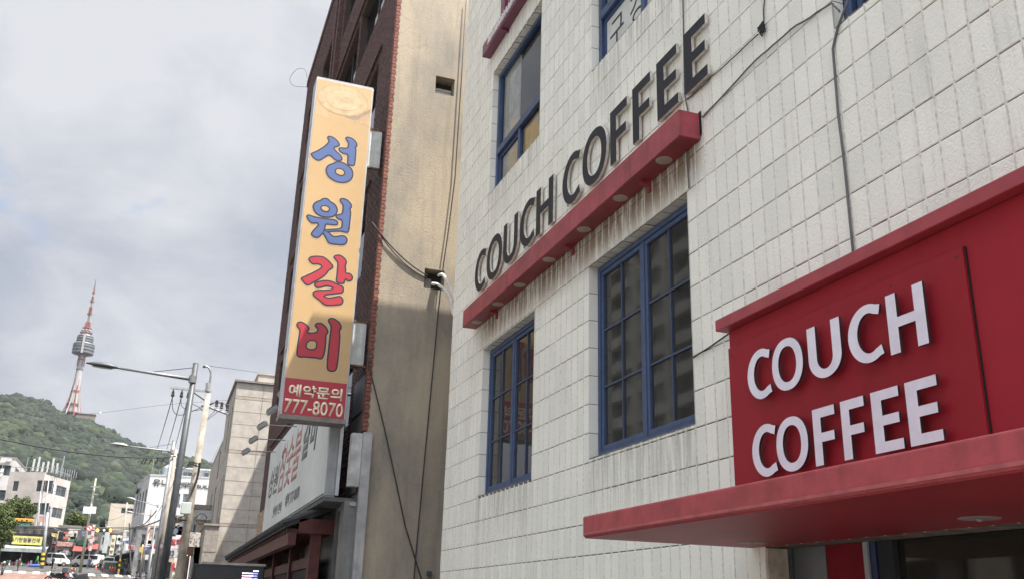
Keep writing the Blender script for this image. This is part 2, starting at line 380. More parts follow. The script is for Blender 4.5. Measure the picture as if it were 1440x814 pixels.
# the ground goes on to the horizon under the hill
gz = ground(320)-.02
mb.face([(-400, 320, gz), (400, 320, gz), (6000, 9000, gz), (-6000, 9000, gz)])
mb.face([(-400, -60, -1.67), (-400, 320, gz), (-6000, 9000, gz), (-6000, -3000, -1.67)])
mb.face([(400, -60, -1.67), (6000, -3000, -1.67), (6000, 9000, gz), (400, 320, gz)])
mb.face([(-400, -60, -1.67), (-6000, -3000, -1.67), (6000, -3000, -1.67), (400, -60, -1.67)])
tag(mb.build('ground', mat('pale_city_ground', (.21, .20, .185), .95, var=.25, scale=.3)), kind='structure')
mb = MB(); yr = [-60, 8, 20, 40, 70, 100, 120, 135, 140, 145, 150, 155, 160, 165, 240]
for a, b in zip(yr, yr[1:]): mb.face([(-14, a, ground(a)), (-.35, a, ground(a)), (-.35, b, ground(b)), (-14, b, ground(b))])
for a, b in ((150, 155), (155, 160), (160, 165)):
    mb.face([(-60, a, ground(a)), (-14, a, ground(a)), (-14, b, ground(b)), (-60, b, ground(b))])
tag(mb.build('road', ASPH), kind='structure')
def sheet(name, x0, x1, y0, y1, m, lift=.006, sk=0):
    b_ = MB(); n = max(1, int((y1-y0)/5))
    yy = [y0+(y1-y0)*i/n for i in range(n+1)] + [y for y in (8, 135, 165) if y0 < y < y1]; yy.sort()
    for a, b in zip(yy, yy[1:]):
        s0, s1 = sk*(a-y0), sk*(b-y0)
        b_.face([(x0+s0, a, ground(a)+lift), (x1+s0, a, ground(a)+lift), (x1+s1, b, ground(b)+lift), (x0+s1, b, ground(b)+lift)])
    return b_.build(name, m)
tag(sheet('red_road_surface', -22, -9.6, 128, 146, mat('red_road_coating', (.21, .125, .10), .9, var=.3, scale=1)), kind='structure')
tag(sheet('red_road_surface', -9.2, -3.2, 118, 141, MATS['red_road_coating']), kind='structure')
LINE = mat('road_marking_white', (.70, .69, .65), .8, var=.25, scale=2)
for i in range(11):
    if i in (6,): continue
    tag(sheet('crosswalk_bar', -20.5+i*1.75, -19.65+i*1.75, 146.0, 150.4, LINE, .012, -.10), kind='structure')
for i in range(4):
    tag(sheet('lane_mark', -5.6+i*1.15, -4.9+i*1.15, 138, 141, LINE if i % 2 else mat('road_marking_amber', (.65, .38, .08), .8, var=.2), .012), kind='structure')
mb = MB()
for a, b in zip(yr, yr[1:]):
    za, zb = ground(a)+.13, ground(b)+.13
    P = [(-.35, a, za-.15), (-.35, b, zb-.15), (-.35, b, zb), (-.35, a, za)]; mb.face(P)
    mb.face([(-.35, a, za), (-.35, b, zb), (3.5, b, zb), (3.5, a, za)])
tag(mb.build('pavement', mat('pavement_blocks', (.26, .245, .225), .9, var=.25, scale=2.5, bump=.4)), kind='structure')

# ================================================================== the white tiled building
TP, ZP, Z0, Y0 = .1390, .2653, 3.1605, 4.425            # tile width, course height, a joint line each way
FX = 3.5; YE, ZT = 12.29, 9.62
W1 = (5.82, 7.65, 1.33, 3.16); W0 = (9.06, 10.82, 1.32, 3.14)
W2 = (9.03, 10.84, 5.265, 7.12); W3 = (5.55, 7.585, 5.26, 7.12); W4 = (2.0, 4.005, 3.485, 5.25)
STORE = (.3, 5.06, -1.4, .44)
HOLES = [W0, W1, W2, W3, W4, STORE]
bld = thing('tiled_building', 'white tiled three storey building with blue window frames filling the right of the picture', 'building', (3.5, 6, -1.65))
mb = MB()
cells(mb, (.3, YE-.02), (-1.6, ZT), HOLES, lambda a, b, c, d: mb.box((FX+.009, a, c), (FX+.20, b, d)))
mb.build('facade_wall', GROUT, bld)
mb = MB()
mb.box((FX+.01, YE-.2, -1.6), (11, YE-.021, ZT-.01)); mb.box((10.8, .3, -1.6), (11, YE-.2, ZT-.01)); mb.box((FX+.201, .1, -1.6), (11, .3, ZT-.01))
mb.box((FX-.0, .1, ZT), (11.05, YE, ZT+.12)); mb.box((FX+.201, .3, .6), (10.8, YE-.2, .72)); mb.box((FX+.201, .3, 3.9), (10.8, YE-.2, 4.05))
mb.build('rear_wall_and_roof', mat('plain_render', (.52, .51, .48), .9, var=.15, scale=1), bld)

# tiles: every piece is clipped against the openings; the largest in view become single objects
pieces = []
def clip(a, b, c, d):
    rs = [(a, b, c, d)]
    for h in HOLES:
        nx = []
        for (p, q, r, s) in rs:
            if q <= h[0] or p >= h[1] or s <= h[2] or r >= h[3]: nx.append((p, q, r, s)); continue
            if p < h[0]: nx.append((p, h[0], r, s))
            if q > h[1]: nx.append((h[1], q, r, s))
            m0, m1 = max(p, h[0]), min(q, h[1])
            if s > h[3]: nx.append((m0, m1, h[3], s))
            if r < h[2]: nx.append((m0, m1, r, h[2]))
        rs = nx
    return [r for r in rs if r[1]-r[0] > .015 and r[3]-r[2] > .02]
j0, j1 = int((1.2-Y0)/TP)-1, int(round((YE-Y0)/TP))
for j in range(j0, j1):
    ya, yb = Y0+j*TP, min(Y0+(j+1)*TP, YE-.004)
    for i in range(-18, 25):
        za, zb = Z0+i*ZP, min(Z0+(i+1)*ZP, ZT)
        if zb-za < .02: continue
        pieces += clip(ya, yb, za, zb)
def seen(x, y, z):
    v = Vector((x, y, z)); d = v.dot(fwd)
    if d <= 0: return None
    return 720+FOC*v.dot(rt)/d, 407-FOC*v.dot(up)/d
sc_ = []
for q in pieces:
    P = [seen(FX, y, z) for y in q[:2] for z in q[2:]]
    xs, yy = [p[0] for p in P], [p[1] for p in P]
    vis = min(xs) < 1440 and max(yy) > 0 and min(yy) < 814 and max(xs) > 0
    cyv, czv = (q[0]+q[1])/2, (q[2]+q[3])/2
    if vis and 2.45 < cyv < 5.0 and .5 < czv < 1.9: vis = False        # behind the red fascia
    sc_.append((abs((xs[2]-xs[0]))*(max(yy)-min(yy)) if vis else 0))
order = sorted(range(len(pieces)), key=lambda i: -sc_[i]); single = set(order[:296])
def tile_geo(w, h):
    g = .0028; gz_ = .0042; t = .012; c = .006
    v = [(t, -w/2+g, -h/2+gz_), (t, w/2-g, -h/2+gz_), (t, w/2-g, h/2-gz_), (t, -w/2+g, h/2-gz_),
         (.002, -w/2+g, -h/2+gz_), (.002, w/2-g, -h/2+gz_), (.002, w/2-g, h/2-gz_), (.002, -w/2+g, h/2-gz_),
         (0, -w/2+g+c, -h/2+gz_+c), (0, w/2-g-c, -h/2+gz_+c), (0, w/2-g-c, h/2-gz_-c), (0, -w/2+g+c, h/2-gz_-c)]
    f = []
    for i in range(4):
        j = (i+1) % 4; f += [(i, 4+i, 4+j, j), (4+i, 8+i, 8+j, 4+j)]
    f.append((8, 11, 10, 9))
    return v, [tuple(reversed(q)) if len(q) == 4 and 0 else q for q in f]
shared = {}; JV, JF = [], []
for idx, q in enumerate(pieces):
    w, h = q[1]-q[0], q[3]-q[2]; cy, cz_ = (q[0]+q[1])/2, (q[2]+q[3])/2
    dx = random.gauss(0, .0009); ry, rz_ = random.gauss(0, .004), random.gauss(0, .007)
    if idx in single:
        key = (round(w, 3), round(h, 3))
        if key not in shared:
            v, f = tile_geo(w, h); me = bpy.data.meshes.new('tile'); me.from_pydata(v, [], f); me.materials.append(TILE)
            b = bmesh.new(); b.from_mesh(me); bmesh.ops.recalc_face_normals(b, faces=b.faces)
            for fc in b.faces:
                if abs(fc.normal.x) > .9 and fc.normal.x > 0: fc.normal_flip()
            b.to_mesh(me); b.free(); shared[key] = me
        o = bpy.data.objects.new('tile', shared[key]); COL.objects.link(o); o.parent = bld
        o.matrix_parent_inverse = bld.matrix_basis.inverted(); o.location = (FX+dx, cy, cz_); o.rotation_euler = (0, ry, rz_)
    else:
        v, f = tile_geo(w, h); k = len(JV)
        JV += [(FX+dx+a+ry*c, cy+b, cz_+c) for a, b, c in [(p[0]+rz_*p[1], p[1], p[2]) for p in v]]
        JF += [tuple(k+i for i in r) for r in f]
# tiles wrapping the window reveals: jamb on the far side and soffit
def reveal(h, d):
    y0, y1, z0, z1 = h
    i = int(math.floor((z0-Z0)/ZP))
    while Z0+i*ZP < z1:
        a, b = max(z0, Z0+i*ZP), min(z1, Z0+(i+1)*ZP); i += 1
        if b-a < .02: continue
        for yy, s in ((y1, 1), (y0, -1)):
            k = len(JV); e = .003
            JV.extend([(FX+.003, yy-s*.004, a+.003), (FX+d, yy-s*.004, a+.003), (FX+d, yy-s*.004, b-.003), (FX+.003, yy-s*.004, b-.003)]); JF.append((k, k+1, k+2, k+3) if s > 0 else (k+3, k+2, k+1, k))
    j = int(math.floor((y0-Y0)/TP))
    while Y0+j*TP < y1:
        a, b = max(y0, Y0+j*TP), min(y1, Y0+(j+1)*TP); j += 1
        if b-a < .02: continue
        k = len(JV); dz = random.gauss(0, .002)
        JV.extend([(FX+.004, a+.004, z1+dz-.006), (FX+.004, b-.004, z1+dz-.006), (FX+d, b-.004, z1+dz-.006), (FX+d, a+.004, z1+dz-.006)]); JF.append((k, k+1, k+2, k+3))
for h, d in ((W0, .10), (W1, .11), (W2, .10), (W3, .10), (W4, .10)): reveal(h, d)
me = bpy.data.meshes.new('tile_field'); me.from_pydata(JV, [], JF); me.materials.append(TILE); me.update()
tag(link('tile_field', me, bld), kind='stuff')
# pale mortar ridges in the vertical joints
mb = MB()
for j in range(j0, j1+1):
    y = Y0+j*TP
    if y > YE-.05: continue
    for a, b, c, d in clip(y-.004, y+.004, -1.2, ZT-.1) if False else [(y-.0052, y+.0052, c, d) for c, d in
        (lambda hs: [(p, q) for p, q in zip([-1.2]+[h[3] for h in hs], [h[2] for h in hs]+[ZT-.1]) if q > p])(sorted([h for h in HOLES if h[0]-.01 < y < h[1]+.01], key=lambda h: h[2]))]:
        mb.box((FX-.0022+random.uniform(-.001, .0012), a, c), (FX+.010, b, d))
tag(mb.build('mortar_ridges', MORTAR, bld, fix=False), kind='stuff')
# jamb wall backing pieces are part of facade_wall; sills in dark mortar
for h in (W0, W1, W2, W3, W4):
    MB().box((FX+.006, h[0]+.002, h[2]-.006), (FX+.14, h[1]-.002, h[2]+.012)).build('window_sill', mat('grey_sill_mortar', (.22, .21, .19), .9, var=.3, scale=12), bld)

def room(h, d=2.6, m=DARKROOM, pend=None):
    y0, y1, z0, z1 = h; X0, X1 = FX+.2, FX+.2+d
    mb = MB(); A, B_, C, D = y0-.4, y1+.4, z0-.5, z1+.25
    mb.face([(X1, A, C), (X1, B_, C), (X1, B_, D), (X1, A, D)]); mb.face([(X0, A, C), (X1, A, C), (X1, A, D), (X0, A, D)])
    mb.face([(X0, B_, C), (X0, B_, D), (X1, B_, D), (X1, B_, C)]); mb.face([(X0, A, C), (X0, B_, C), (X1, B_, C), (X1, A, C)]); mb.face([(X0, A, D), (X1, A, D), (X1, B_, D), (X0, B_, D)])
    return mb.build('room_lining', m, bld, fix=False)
def bar(mb, x0, x1, a, b, c, d, mi=0): mb.box((x0, a, c), (x1, b, d), mi)
def casement(h, label):
    """two sashes, each with six panes"""
    y0, y1, z0, z1 = h; x = FX+.085
    mb = MB(); g = .018; t = .05
    for a, b, c, d in ((y0+g, y1-g, z0+.02, z0+.02+t), (y0+g, y1-g, z1-g-t, z1-g), (y0+g, y0+g+t, z0+.02+t, z1-g-t), (y1-g-t, y1-g, z0+.02+t, z1-g-t)): bar(mb, x, x+.09, a, b, c, d)
    ym = (y0+y1)/2; bar(mb, x+.004, x+.086, ym-.022, ym+.022, z0+.02+t, z1-g-t)
    w = bevel(mb.build('window', BLUE, bld), .004); w['label'] = label
    mb = MB()
    for a, b, c, d in ((y0, y1, z0+.012, z0+.02), (y0, y1, z1-g, z1), (y0, y0+g, z0+.02, z1-g), (y1-g, y1, z0+.02, z1-g)): bar(mb, x+.02, x+.10, a, b, c, d)
    mb.build('seal', NAVY, w)
    for a, b in ((y0+g+t+.003, ym-.025), (ym+.025, y1-g-t-.003)):
        c, d = z0+.02+t+.003, z1-g-t-.003; s = .042; xs = x+.012
        mb = MB()
        for p in ((a, b, c, c+s), (a, b, d-s, d), (a, a+s, c+s, d-s), (b-s, b, c+s, d-s)): bar(mb, xs, xs+.05, *p)
        bevel(mb.build('sash', BLUE, w), .003)
        mb = MB(); yc = (a+b)/2; bar(mb, xs+.006, xs+.036, yc-.009, yc+.009, c+s, d-s)
        for k in (1, 2):
            zc = c+s+(d-c-2*s)*k/3; bar(mb, xs+.009, xs+.033, a+s, yc-.009, zc-.009, zc+.009); bar(mb, xs+.009, xs+.033, yc+.009, b-s, zc-.009, zc+.009)
        mb.build('muntins', MUNT, w)
        for u in range(2):
            for k in range(3):
                ya, yb = (a+s, yc) if u == 0 else (yc, b-s); za, zb = c+s+(d-c-2*s)*k/3, c+s+(d-c-2*s)*(k+1)/3
                MB().face([(xs+.022, ya, za), (xs+.022, ya, zb), (xs+.022, yb, zb), (xs+.022, yb, za)]).build('pane', GLASS, w, fix=False)
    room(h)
    return w
casement(W1, 'large dark casement window below the right half of the red sign beam')
casement(W0, 'smaller dark casement window near the corner under the left end of the sign beam')
# pendant lamps hanging inside the large window
def pendant(y, z, x):
    p = thing('pendant_lamp', 'lit bulb on a cord seen through the large casement window' if y < 6.5 else 'unlit pale pendant rod behind the large casement window', 'lamp', (x, y, z))
    MB().tube([(x, y, z), (x, y, z+.9)], .006, 5).build('cord', BLACK, p)
    MB().tube([(x, y, z-.1), (x, y, z-.06), (x, y, z)], [.012, .028, .012], 8).build('bulb', mat('warm_bulb', (.9, .6, .2), emit=(1, .55, .12), estr=5) if y < 6.5 else WHITE, p)
# upper windows: large fixed pane over small sliding sashes
def slider(h, label, yt, mull, sash_y, curtain):
    y0, y1, z0, z1 = h; x = FX+.075; g = .02; t = .06; zt = yt
    mb = MB()
    for a, b, c, d in ((y0+g, y1-g, z0+.014, z0+.014+t*.7), (y0+g, y1-g, z1-g-t, z1-g), (y0+g, y0+g+t, z0+.014+t*.7, z1-g-t), (y1-g-t, y1-g, z0+.014+t*.7, z1-g-t)): bar(mb, x, x+.10, a, b, c, d)
    bar(mb, x-.012, x+.08, y0+g+t, y1-g-t, zt-.05, zt+.05)
    for m_ in mull: bar(mb, x+.004, x+.08, m_-.035, m_+.035, z0+.014+t*.7, zt-.05)
    w = bevel(mb.build('window', BLUE, bld), .005); w['label'] = label
    mb = MB()
    for a, b, c, d in ((y0, y1, z0+.013, z0+.0138), (y0, y1, z1-g, z1), (y0, y0+g, z0+.014, z1-g), (y1-g, y1, z0+.014, z1-g)): bar(mb, x+.01, x+.11, a, b, c, d)
    mb.build('seal', NAVY, w)
    mb = MB(); a, b = sash_y; c, d = z0+.06, zt-.055
    for p in ((a, b, c, c+.045), (a, b, d-.045, d), (a, a+.045, c+.045, d-.045), (b-.045, b, c+.045, d-.045)): bar(mb, x+.03, x+.06, *p)
    mb.build('sliding_sash', BLUE, w)
    MB().face([(x+.05, y0+.05, zt), (x+.05, y0+.05, z1-.05), (x+.05, y1-.05, z1-.05), (x+.05, y1-.05, zt)]).build('upper_pane', GLASS_PALE, w, fix=False)
    MB().face([(x+.045, y0+.05, z0+.04), (x+.045, y0+.05, zt), (x+.045, y1-.05, zt), (x+.045, y1-.05, z0+.04)]).build('lower_pane', GLASS_PALE, w, fix=False)
    # curtain in soft vertical folds
    mb = MB(); n = 60; A, B_ = curtain
    for i in range(n):
        p, q = A+(B_-A)*i/n, A+(B_-A)*(i+1)/n; xa, xb = FX+.145+.010*math.sin(i*1.1), FX+.145+.010*math.sin((i+1)*1.1)
        mb.face([(xa, p, z0), (xa, p, z1), (xb, q, z1), (xb, q, z0)])
    mb.build('curtain', mat('grey_curtain', (.72, .74, .71), .95, var=.15, scale=5), w, smooth=True, fix=False)
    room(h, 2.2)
    return w
slider(W2, 'third floor window near the corner with grey curtain and yellow blind', 5.88, (9.95,), (9.98, 10.75), (10.1, 10.84))
slider(W3, 'third floor window right of the corner with handwritten letters on its sash', 5.90, (6.62,), (6.64, 7.5), (5.6, 7.5))
slider(W4, 'window at the top right edge with a cable at its sill', 4.1, (2.9,), (3.0, 3.9), (2.0, 3.9))
MB().box((FX+.127, 9.1, 5.3), (FX+.13, 9.9, 5.80)).build('roller_blind', mat('yellow_blind', (.62, .50, .30), .9, var=.1), bld)
MB().box((FX+.117, 5.62, 5.33), (FX+.1185, 7.5, 5.80)).build('window_film', mat('frosted_film', (.62, .64, .60), .6, var=.1, scale=2), bld)
text('구 강', 'window_lettering', mat('black_marker', (.03, .03, .03)), bld, (FX+.1165, 7.38, 5.40), FU, FV, .75, .34, .002, .0)

# ------------------------------------------------------------------ shop front under the canopy
xs = 3.67
shop = [(5.04, 4.70, mat('grey_side_light', (.12, .125, .13), .3, var=.08), 'side_light'), (4.70, 4.365, mat('post_red', (.20, .010, .018), .7, spec=.15), 'red_post'), (4.365, 4.28, mat('dark_blue_door_paint', (.02, .035, .10), .5), 'door_frame')]
for a, b, m, nm in shop: MB().box((xs, b+.004, -1.5), (xs+.12, a-.004, .438)).build(nm, m, bld)
MB().box((xs-.02, 5.005, -1.5), (xs-.001, 5.04, .438)).build('trim', DKSTEEL, bld)
MB().box((xs-.015, 4.33, -1.5), (xs-.001, 4.365, .438)).build('trim', LTGREY, bld)
MB().face([(xs+.05, .4, -1.5), (xs+.05, 4.276, -1.5), (xs+.05, 4.276, .438), (xs+.05, .4, .438)]).build('shop_window', glass_mat('dark_shop_glass', (.3, .29, .25), 1.22, .55, (.05, .045, .035)), bld, fix=False)  # dark tinted pane with weak reflections
for a, b in ((4.276, 4.16), (2.2, 2.15)): MB().box((xs+.01, b, -1.5), (xs+.045, a, .438)).build('window_bar', NAVY, bld)
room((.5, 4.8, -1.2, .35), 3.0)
mb = MB()
TJ = mat('tan_jamb_tile', (.60, .52, .41), .6, var=.2, scale=12)
for k in range(7):
    MB().box((FX+.006, 5.043, .436-.265*(k+1)+.003), (xs-.003, 5.058, .436-.265*k-.003)).build('jamb_tile', TJ, bld)

# ------------------------------------------------------------------ red fascia, cap, canopy
sig = thing('shop_fascia', 'large red fascia with pale raised letters above the shop entrance', 'sign', (3.27, 3.5, .566))
bevel(MB().box((3.27, .3, .575), (3.498, 4.984, 1.768)).build('fascia_box', RED, sig), .004)
bevel(MB().box((3.20, .28, 1.770), (3.499, 5.03, 1.845)).build('cap', mat('cap_red_paint', (.36, .055, .07), .5, var=.1, scale=6, streak=.15), sig), .004)
bevel(MB().box((3.247, 3.034, .58), (3.269, 4.966, 1.645)).build('raised_panel', RED_PANEL, sig), .003)
MB().box((3.262, 3.027, .58), (3.2695, 3.0335, 1.64)).build('panel_joint', BLACK, sig)

for z in (.63, 1.60):
    for y in (4.93, 4.45, 3.97, 3.5, 3.07): MB().tube([(3.2468, y, z), (3.2445, y, z)], [.007, .005], 8).build('screw', DARKSIDE, sig)
for y in (2.35, 1.1): MB().box((3.2692, y, .58), (3.2699, y+.003, 1.765)).build('sheet_seam', DARKSIDE, sig)
def letter_geo(ch):
    """polygons in a unit box, stem .2 high units expected: returns ('poly',[...]) or ('band',outer,inner,closed)"""
    if ch == 'H': return [('p', [(0, 0), (.27, 0), (.27, .42), (.73, .42), (.73, 0), (1, 0), (1, 1), (.73, 1), (.73, .585), (.27, .585), (.27, 1), (0, 1)])]
    if ch == 'F': return [('p', [(0, 0), (.36, 0), (.36, .40), (.93, .40), (.93, .56), (.36, .56), (.36, .83), (1, .83), (1, 1), (0, 1)])]
    if ch == 'E': return [('p', [(0, 0), (1, 0), (1, .165), (.36, .165), (.36, .425), (.93, .425), (.93, .585), (.36, .585), (.36, .835), (.98, .835), (.98, 1), (0, 1)])]
    if ch == 'O':
        n = 40; o = []; i_ = []
        for k in range(n):
            a = 2*math.pi*k/n; sx = math.copysign(abs(math.cos(a))**.92, math.cos(a)); sy = math.copysign(abs(math.sin(a))**.92, math.sin(a))
            o.append((.5+.5*sx, .5+.5*sy)); i_.append((.5+.29*sx, .5+.345*sy))
        return [('b', o, i_, True)]
    if ch == 'U':
        o = [(0, 1)]; i_ = [(.26, 1)]; n = 20
        for k in range(n+1):
            a = math.pi+math.pi*k/n; o.append((.5+.5*math.cos(a), .38+.38*math.sin(a))); i_.append((.5+.24*math.cos(a), .38+.22*math.sin(a)))
        o.append((1, 1)); i_.append((.74, 1)); return [('b', o, i_, False)]
    if ch == 'C':
        o = []; i_ = []; n = 30; a0, a1 = math.radians(62), math.radians(298)
        cx, rx = .60, .60
        o.append((1.0, .92)); i_.append((.945, .76))
        for k in range(n+1):
            a = a0+(a1-a0)*k/n
            o.append((cx+rx*math.cos(a), .5+.5*math.sin(a)*1.0)); i_.append((cx+.02+(rx-.26)*math.cos(a), .5+.345*math.sin(a)))
        o.append((1.0, .08)); i_.append((.945, .24)); return [('b', o, i_, False)]
def raised(ch, parent, x, ya, yb, za, zb, depth, mats):
    mb = MB(); w, h = ya-yb, zb-za
    sc2 = lambda P: [(u*w, v*h) for u, v in P]
    O = (x, ya, za)
    for g in letter_geo(ch):
        if g[0] == 'p': mb.prism(sc2(g[1]), O, FU, FV, (depth, 0, 0), 0, 1)
        else: mb.band(sc2(g[1]), sc2(g[2]), O, FU, FV, (depth, 0, 0), g[3], 0, 1)
    return mb.build('letter', mats, parent)
for ch, a, b in zip('COUCH', (4.699, 4.449, 4.115, 3.786, 3.494), (4.462, 4.165, 3.843, 3.537, 3.246)):
    raised(ch, sig, 3.20, a, b, 1.236, 1.535, .014, [WHITE_LET, DARKSIDE]).location
for ch, a, b in zip('COFFEE', (4.694, 4.456, 4.122, 3.893, 3.665, 3.430), (4.455, 4.173, 3.942, 3.717, 3.471, 3.228)):
    raised(ch, sig, 3.20, a, b, .785, 1.085, .014, [WHITE_LET, DARKSIDE])
can = thing('entrance_canopy', 'flat faded red canopy projecting over the shop entrance below the fascia', 'canopy', (2.9, 3, .446))
o = bevel(MB().box((2.34, .3, .446), (3.499, 5.2, .566)).build('canopy_body', RED_DULL, can), .012, 3)
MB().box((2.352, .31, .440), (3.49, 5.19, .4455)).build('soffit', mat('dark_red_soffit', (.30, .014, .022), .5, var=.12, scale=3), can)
MB().box((2.334, .31, .456), (2.3395, 5.17, .470)).build('drip_lip', mat('lip_red_chipped', (.42, .10, .105), .6, var=.15, scale=12), can)
for x, y in ((3.25, 4.82), (3.22, 3.11), (3.2, 1.6)):
    l_ = MB(); n = 24
    l_.tube([(x, y, .4395), (x, y, .436), (x, y, .434)], [.085, .082, .06], n)
    q = l_.build('recessed_light', mat('dusty_lamp_ring', (.30, .22, .19), .5), can)
    MB().tube([(x, y, .434), (x, y, .425)], [.016, .008], 8).build('lamp_screw', STEEL, can)

# ------------------------------------------------------------------ long sign beam with lamps, letters above it
bm_ = thing('sign_beam', 'long weathered red metal beam with round downlights under the charcoal letters', 'sign', (3.4, 8.3, 3.5))
bevel(MB().box((3.31, 5.575, 3.492), (3.492, 11.14, 3.718)).build('beam_body', RED_BEAM, bm_), .004)
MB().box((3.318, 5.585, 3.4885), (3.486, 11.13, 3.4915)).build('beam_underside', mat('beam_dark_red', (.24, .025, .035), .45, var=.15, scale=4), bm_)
for y in (5.984, 6.771, 7.543, 8.42, 9.28, 10.022, 10.819):
    MB().tube([(3.402, y, 3.4884), (3.402, y, 3.484), (3.402, y, 3.482)], [.068, .066, .055], 24).build('downlight', mat('dusty_lens', (.36, .30, .22), .5, var=.1, scale=40), bm_)
for y in (6.395, 10.304, 8.0):
    MB().box((3.40, y-.02, 3.455), (3.497, y+.02, 3.4875)).box((3.475, y-.02, 3.40), (3.4975, y+.02, 3.4549)).build('bracket', RED_BEAM, bm_)
MB().box((3.4935, 5.56, 3.53), (3.4985, 5.60, 3.735)).build('end_strap', BLACK, bm_)
ltr = thing('raised_letters', 'row of charcoal raised letters with pale edges standing above the red beam', 'letters', (3.42, 8, 3.9))
spans = [(11.052, 10.60), (10.567, 9.986), (9.946, 9.448), (9.382, 8.91), (8.867, 8.375), (8.128, 7.68), (7.627, 7.079), (7.0, 6.655), (6.55, 6.214), (6.106, 5.76), (5.652, 5.317)]
for ch, (a, b) in zip('COUCHCOFFEE', spans):
    a, b = a*1.0102, b*1.0102
    o = raised(ch, ltr, 3.455, a, b, 3.945 if ch not in 'O' else 3.935, 4.500 if ch not in 'O' else 4.510, .026, [CHAR, PALESIDE])
    mb = MB()
    for z in (4.0, 4.35): mb.tube([(3.4815, (a*.85+b*.15), z), (3.499, (a*.85+b*.15), z)], .008, 6)
    mb.build('stud', GALV, o)
PURP = mat('purple_red_paint', (.17, .045, .085), .4, var=.1, scale=6, streak=.2)
up_ = thing('upper_sign_beam', 'purple red sign beam with white lettering at the top edge by the third floor', 'sign', (3.4, 9.7, 7.5))
bevel(MB().box((3.375, 8.3, 7.455), (3.495, 11.0, 7.64)).build('beam_body', PURP, up_), .004)
MB().box((3.40, 10.22, 7.42), (3.497, 10.26, 7.4545)).build('bracket', PURP, up_)
mb = MB(); yy = 10.74; k = 0
while yy > 9.3:      # illegible thick white script on the beam front
    w = random.uniform(.05, .085); z = 7.495
    mb.prism([(0, 0), (.02, 0), (w*.5, .075), (w-.02, 0), (w, 0), (w*.62, .115), (w*.38, .115)], (3.358, yy, z+random.uniform(0, .008)), FU, FV, (.016, 0, 0)); yy -= w+.012; k += 1
mb.build('small_lettering', mat('off_white_letter', (.74, .70, .70)), up_)
for y0_, w in ((10.32, .16), (10.02, .1), (9.86, .1), (9.6, .2)):
    MB().box((3.40, y0_-w, 7.70), (3.46, y0_, 8.3)).build('letter', [PURP], up_)
# ------------------------------------------------------------------ cables on the tile wall
CAB = mat('black_cable', (.03, .03, .032), .6); CAG = mat('grey_cable', (.13, .13, .135), .6)
def wob(pts, n=6, a=.006):
    out_ = []
    for p, q in zip(pts, pts[1:]):
        p, q = Vector(p), Vector(q)
        for i in range(n): out_.append(p.lerp(q, i/n)+Vector((0, random.gauss(0, a), random.gauss(0, a))) * (0 if i == 0 else 1))
    out_.append(Vector(pts[-1])); return out_
def cable(name, label, pts, r, m=CAB, n=6, a=.006, cat='cable', grp=None):
    return tag(MB().tube(wob(pts, n, a), r, 6).build(name, m, None, smooth=True), label, cat, grp)
cable('wall_cable', 'pair of black cables climbing from the beam end to the upper right window', [(3.49, 5.53, 3.66), (3.485, 4.8, 3.735), (3.485, 4.4, 3.73), (3.485, 3.99, 3.66), (3.49, 3.93, 3.56)], .0065, CAG, 6, .003)
cable('wall_conduit', 'grey cable running straight down the tiles to the red fascia cap', [(3.50, 3.86, 3.60), (3.49, 3.965, 3.46), (3.488, 4.02, 3.35), (3.488, 4.03, 2.9), (3.488, 4.018, 2.5), (3.488, 4.02, 1.85)], .0085, CAG, 3, .0008)
cable('wall_cable', 'black cable from the last letter to a knotted bundle on the tiles', [(3.49, 5.74, 3.93), (3.485, 5.3, 3.92), (3.485, 4.75, 3.918)], .005, CAB, 6, .003)
cable('wall_cable', 'thin cable rising from the knotted bundle to the top edge', [(3.488, 4.69, 3.93), (3.488, 4.655, 4.15), (3.488, 4.63, 4.8), (3.49, 4.6, 6)], .005)
cable('wall_cable', 'thin grey cable dropping behind the last letters to the window head', [(3.489, 5.735, 6.5), (3.488, 5.745, 4.9), (3.489, 5.775, 4.0), (3.487, 5.72, 3.74), (3.487, 5.775, 3.47), (3.489, 5.764, 3.16)], .006, CAG, 6, .002)
cable('wall_cable', 'short black cable entering the left end of the red fascia', [(3.489, 5.79, 1.815), (3.485, 5.5, 1.845), (3.485, 5.03, 1.90)], .006, CAB, 4, .002)
kn = []
for i in range(60): kn.append((3.475+random.uniform(-.012, .012), 4.695+.026*math.cos(i*1.3)+random.gauss(0, .008), 3.925+.032*math.sin(i*1.1)+random.gauss(0, .008)))
tag(MB().tube(kn, .004, 5).build('cable_knot', CAB), 'small tangled black knot of cable on the white tiles', 'cable')
pendant(6.42, 1.98, 4.3)
pendant(6.95, 2.05, 4.6)
# ================================================================== brick and concrete building next door
BX, BY = 2.66, 13.9; BT = 16.9; BE = 28.8
nb = thing('brick_building', 'tall narrow building with dark brick street front and stained tan rendered side wall', 'building', (BX, BY, ground(14)))
O1 = (3.44, 3.78, 8.51, 8.85); O2 = (3.45, 3.785, 4.93, 5.27)
mb = MB()
cells(mb, (BX+.06, 12), (-1.5, BT), [O1, O2], lambda a, b, c, d: mb.box((a, BY, c), (b, BY+.25, d)))
mb.build('side_wall', CONC, nb)
for h in (O1, O2):
    mb = MB(); mb.box((h[0]-.05, BY+.2501, h[2]-.05), (h[1]+.05, BY+.27, h[3]+.05)).build('vent_back', mat('dark_void', (.05, .045, .04), .9), nb)
for k in range(3): MB().box((O1[0]+.005, BY+.12, O1[2]+.012+k*.055), (O1[1]-.02, BY+.15, O1[2]+.058+k*.055)).build('louvre_slat', mat('grey_slat', (.34, .33, .30), .8), nb)
MB().box((O2[0]+.01, BY+.1, O2[2]+.01), (O2[0]+.14, BY+.14, O2[2]+.2)).build('vent_filler', mat('grey_block', (.26, .25, .23), .9, var=.3), nb)
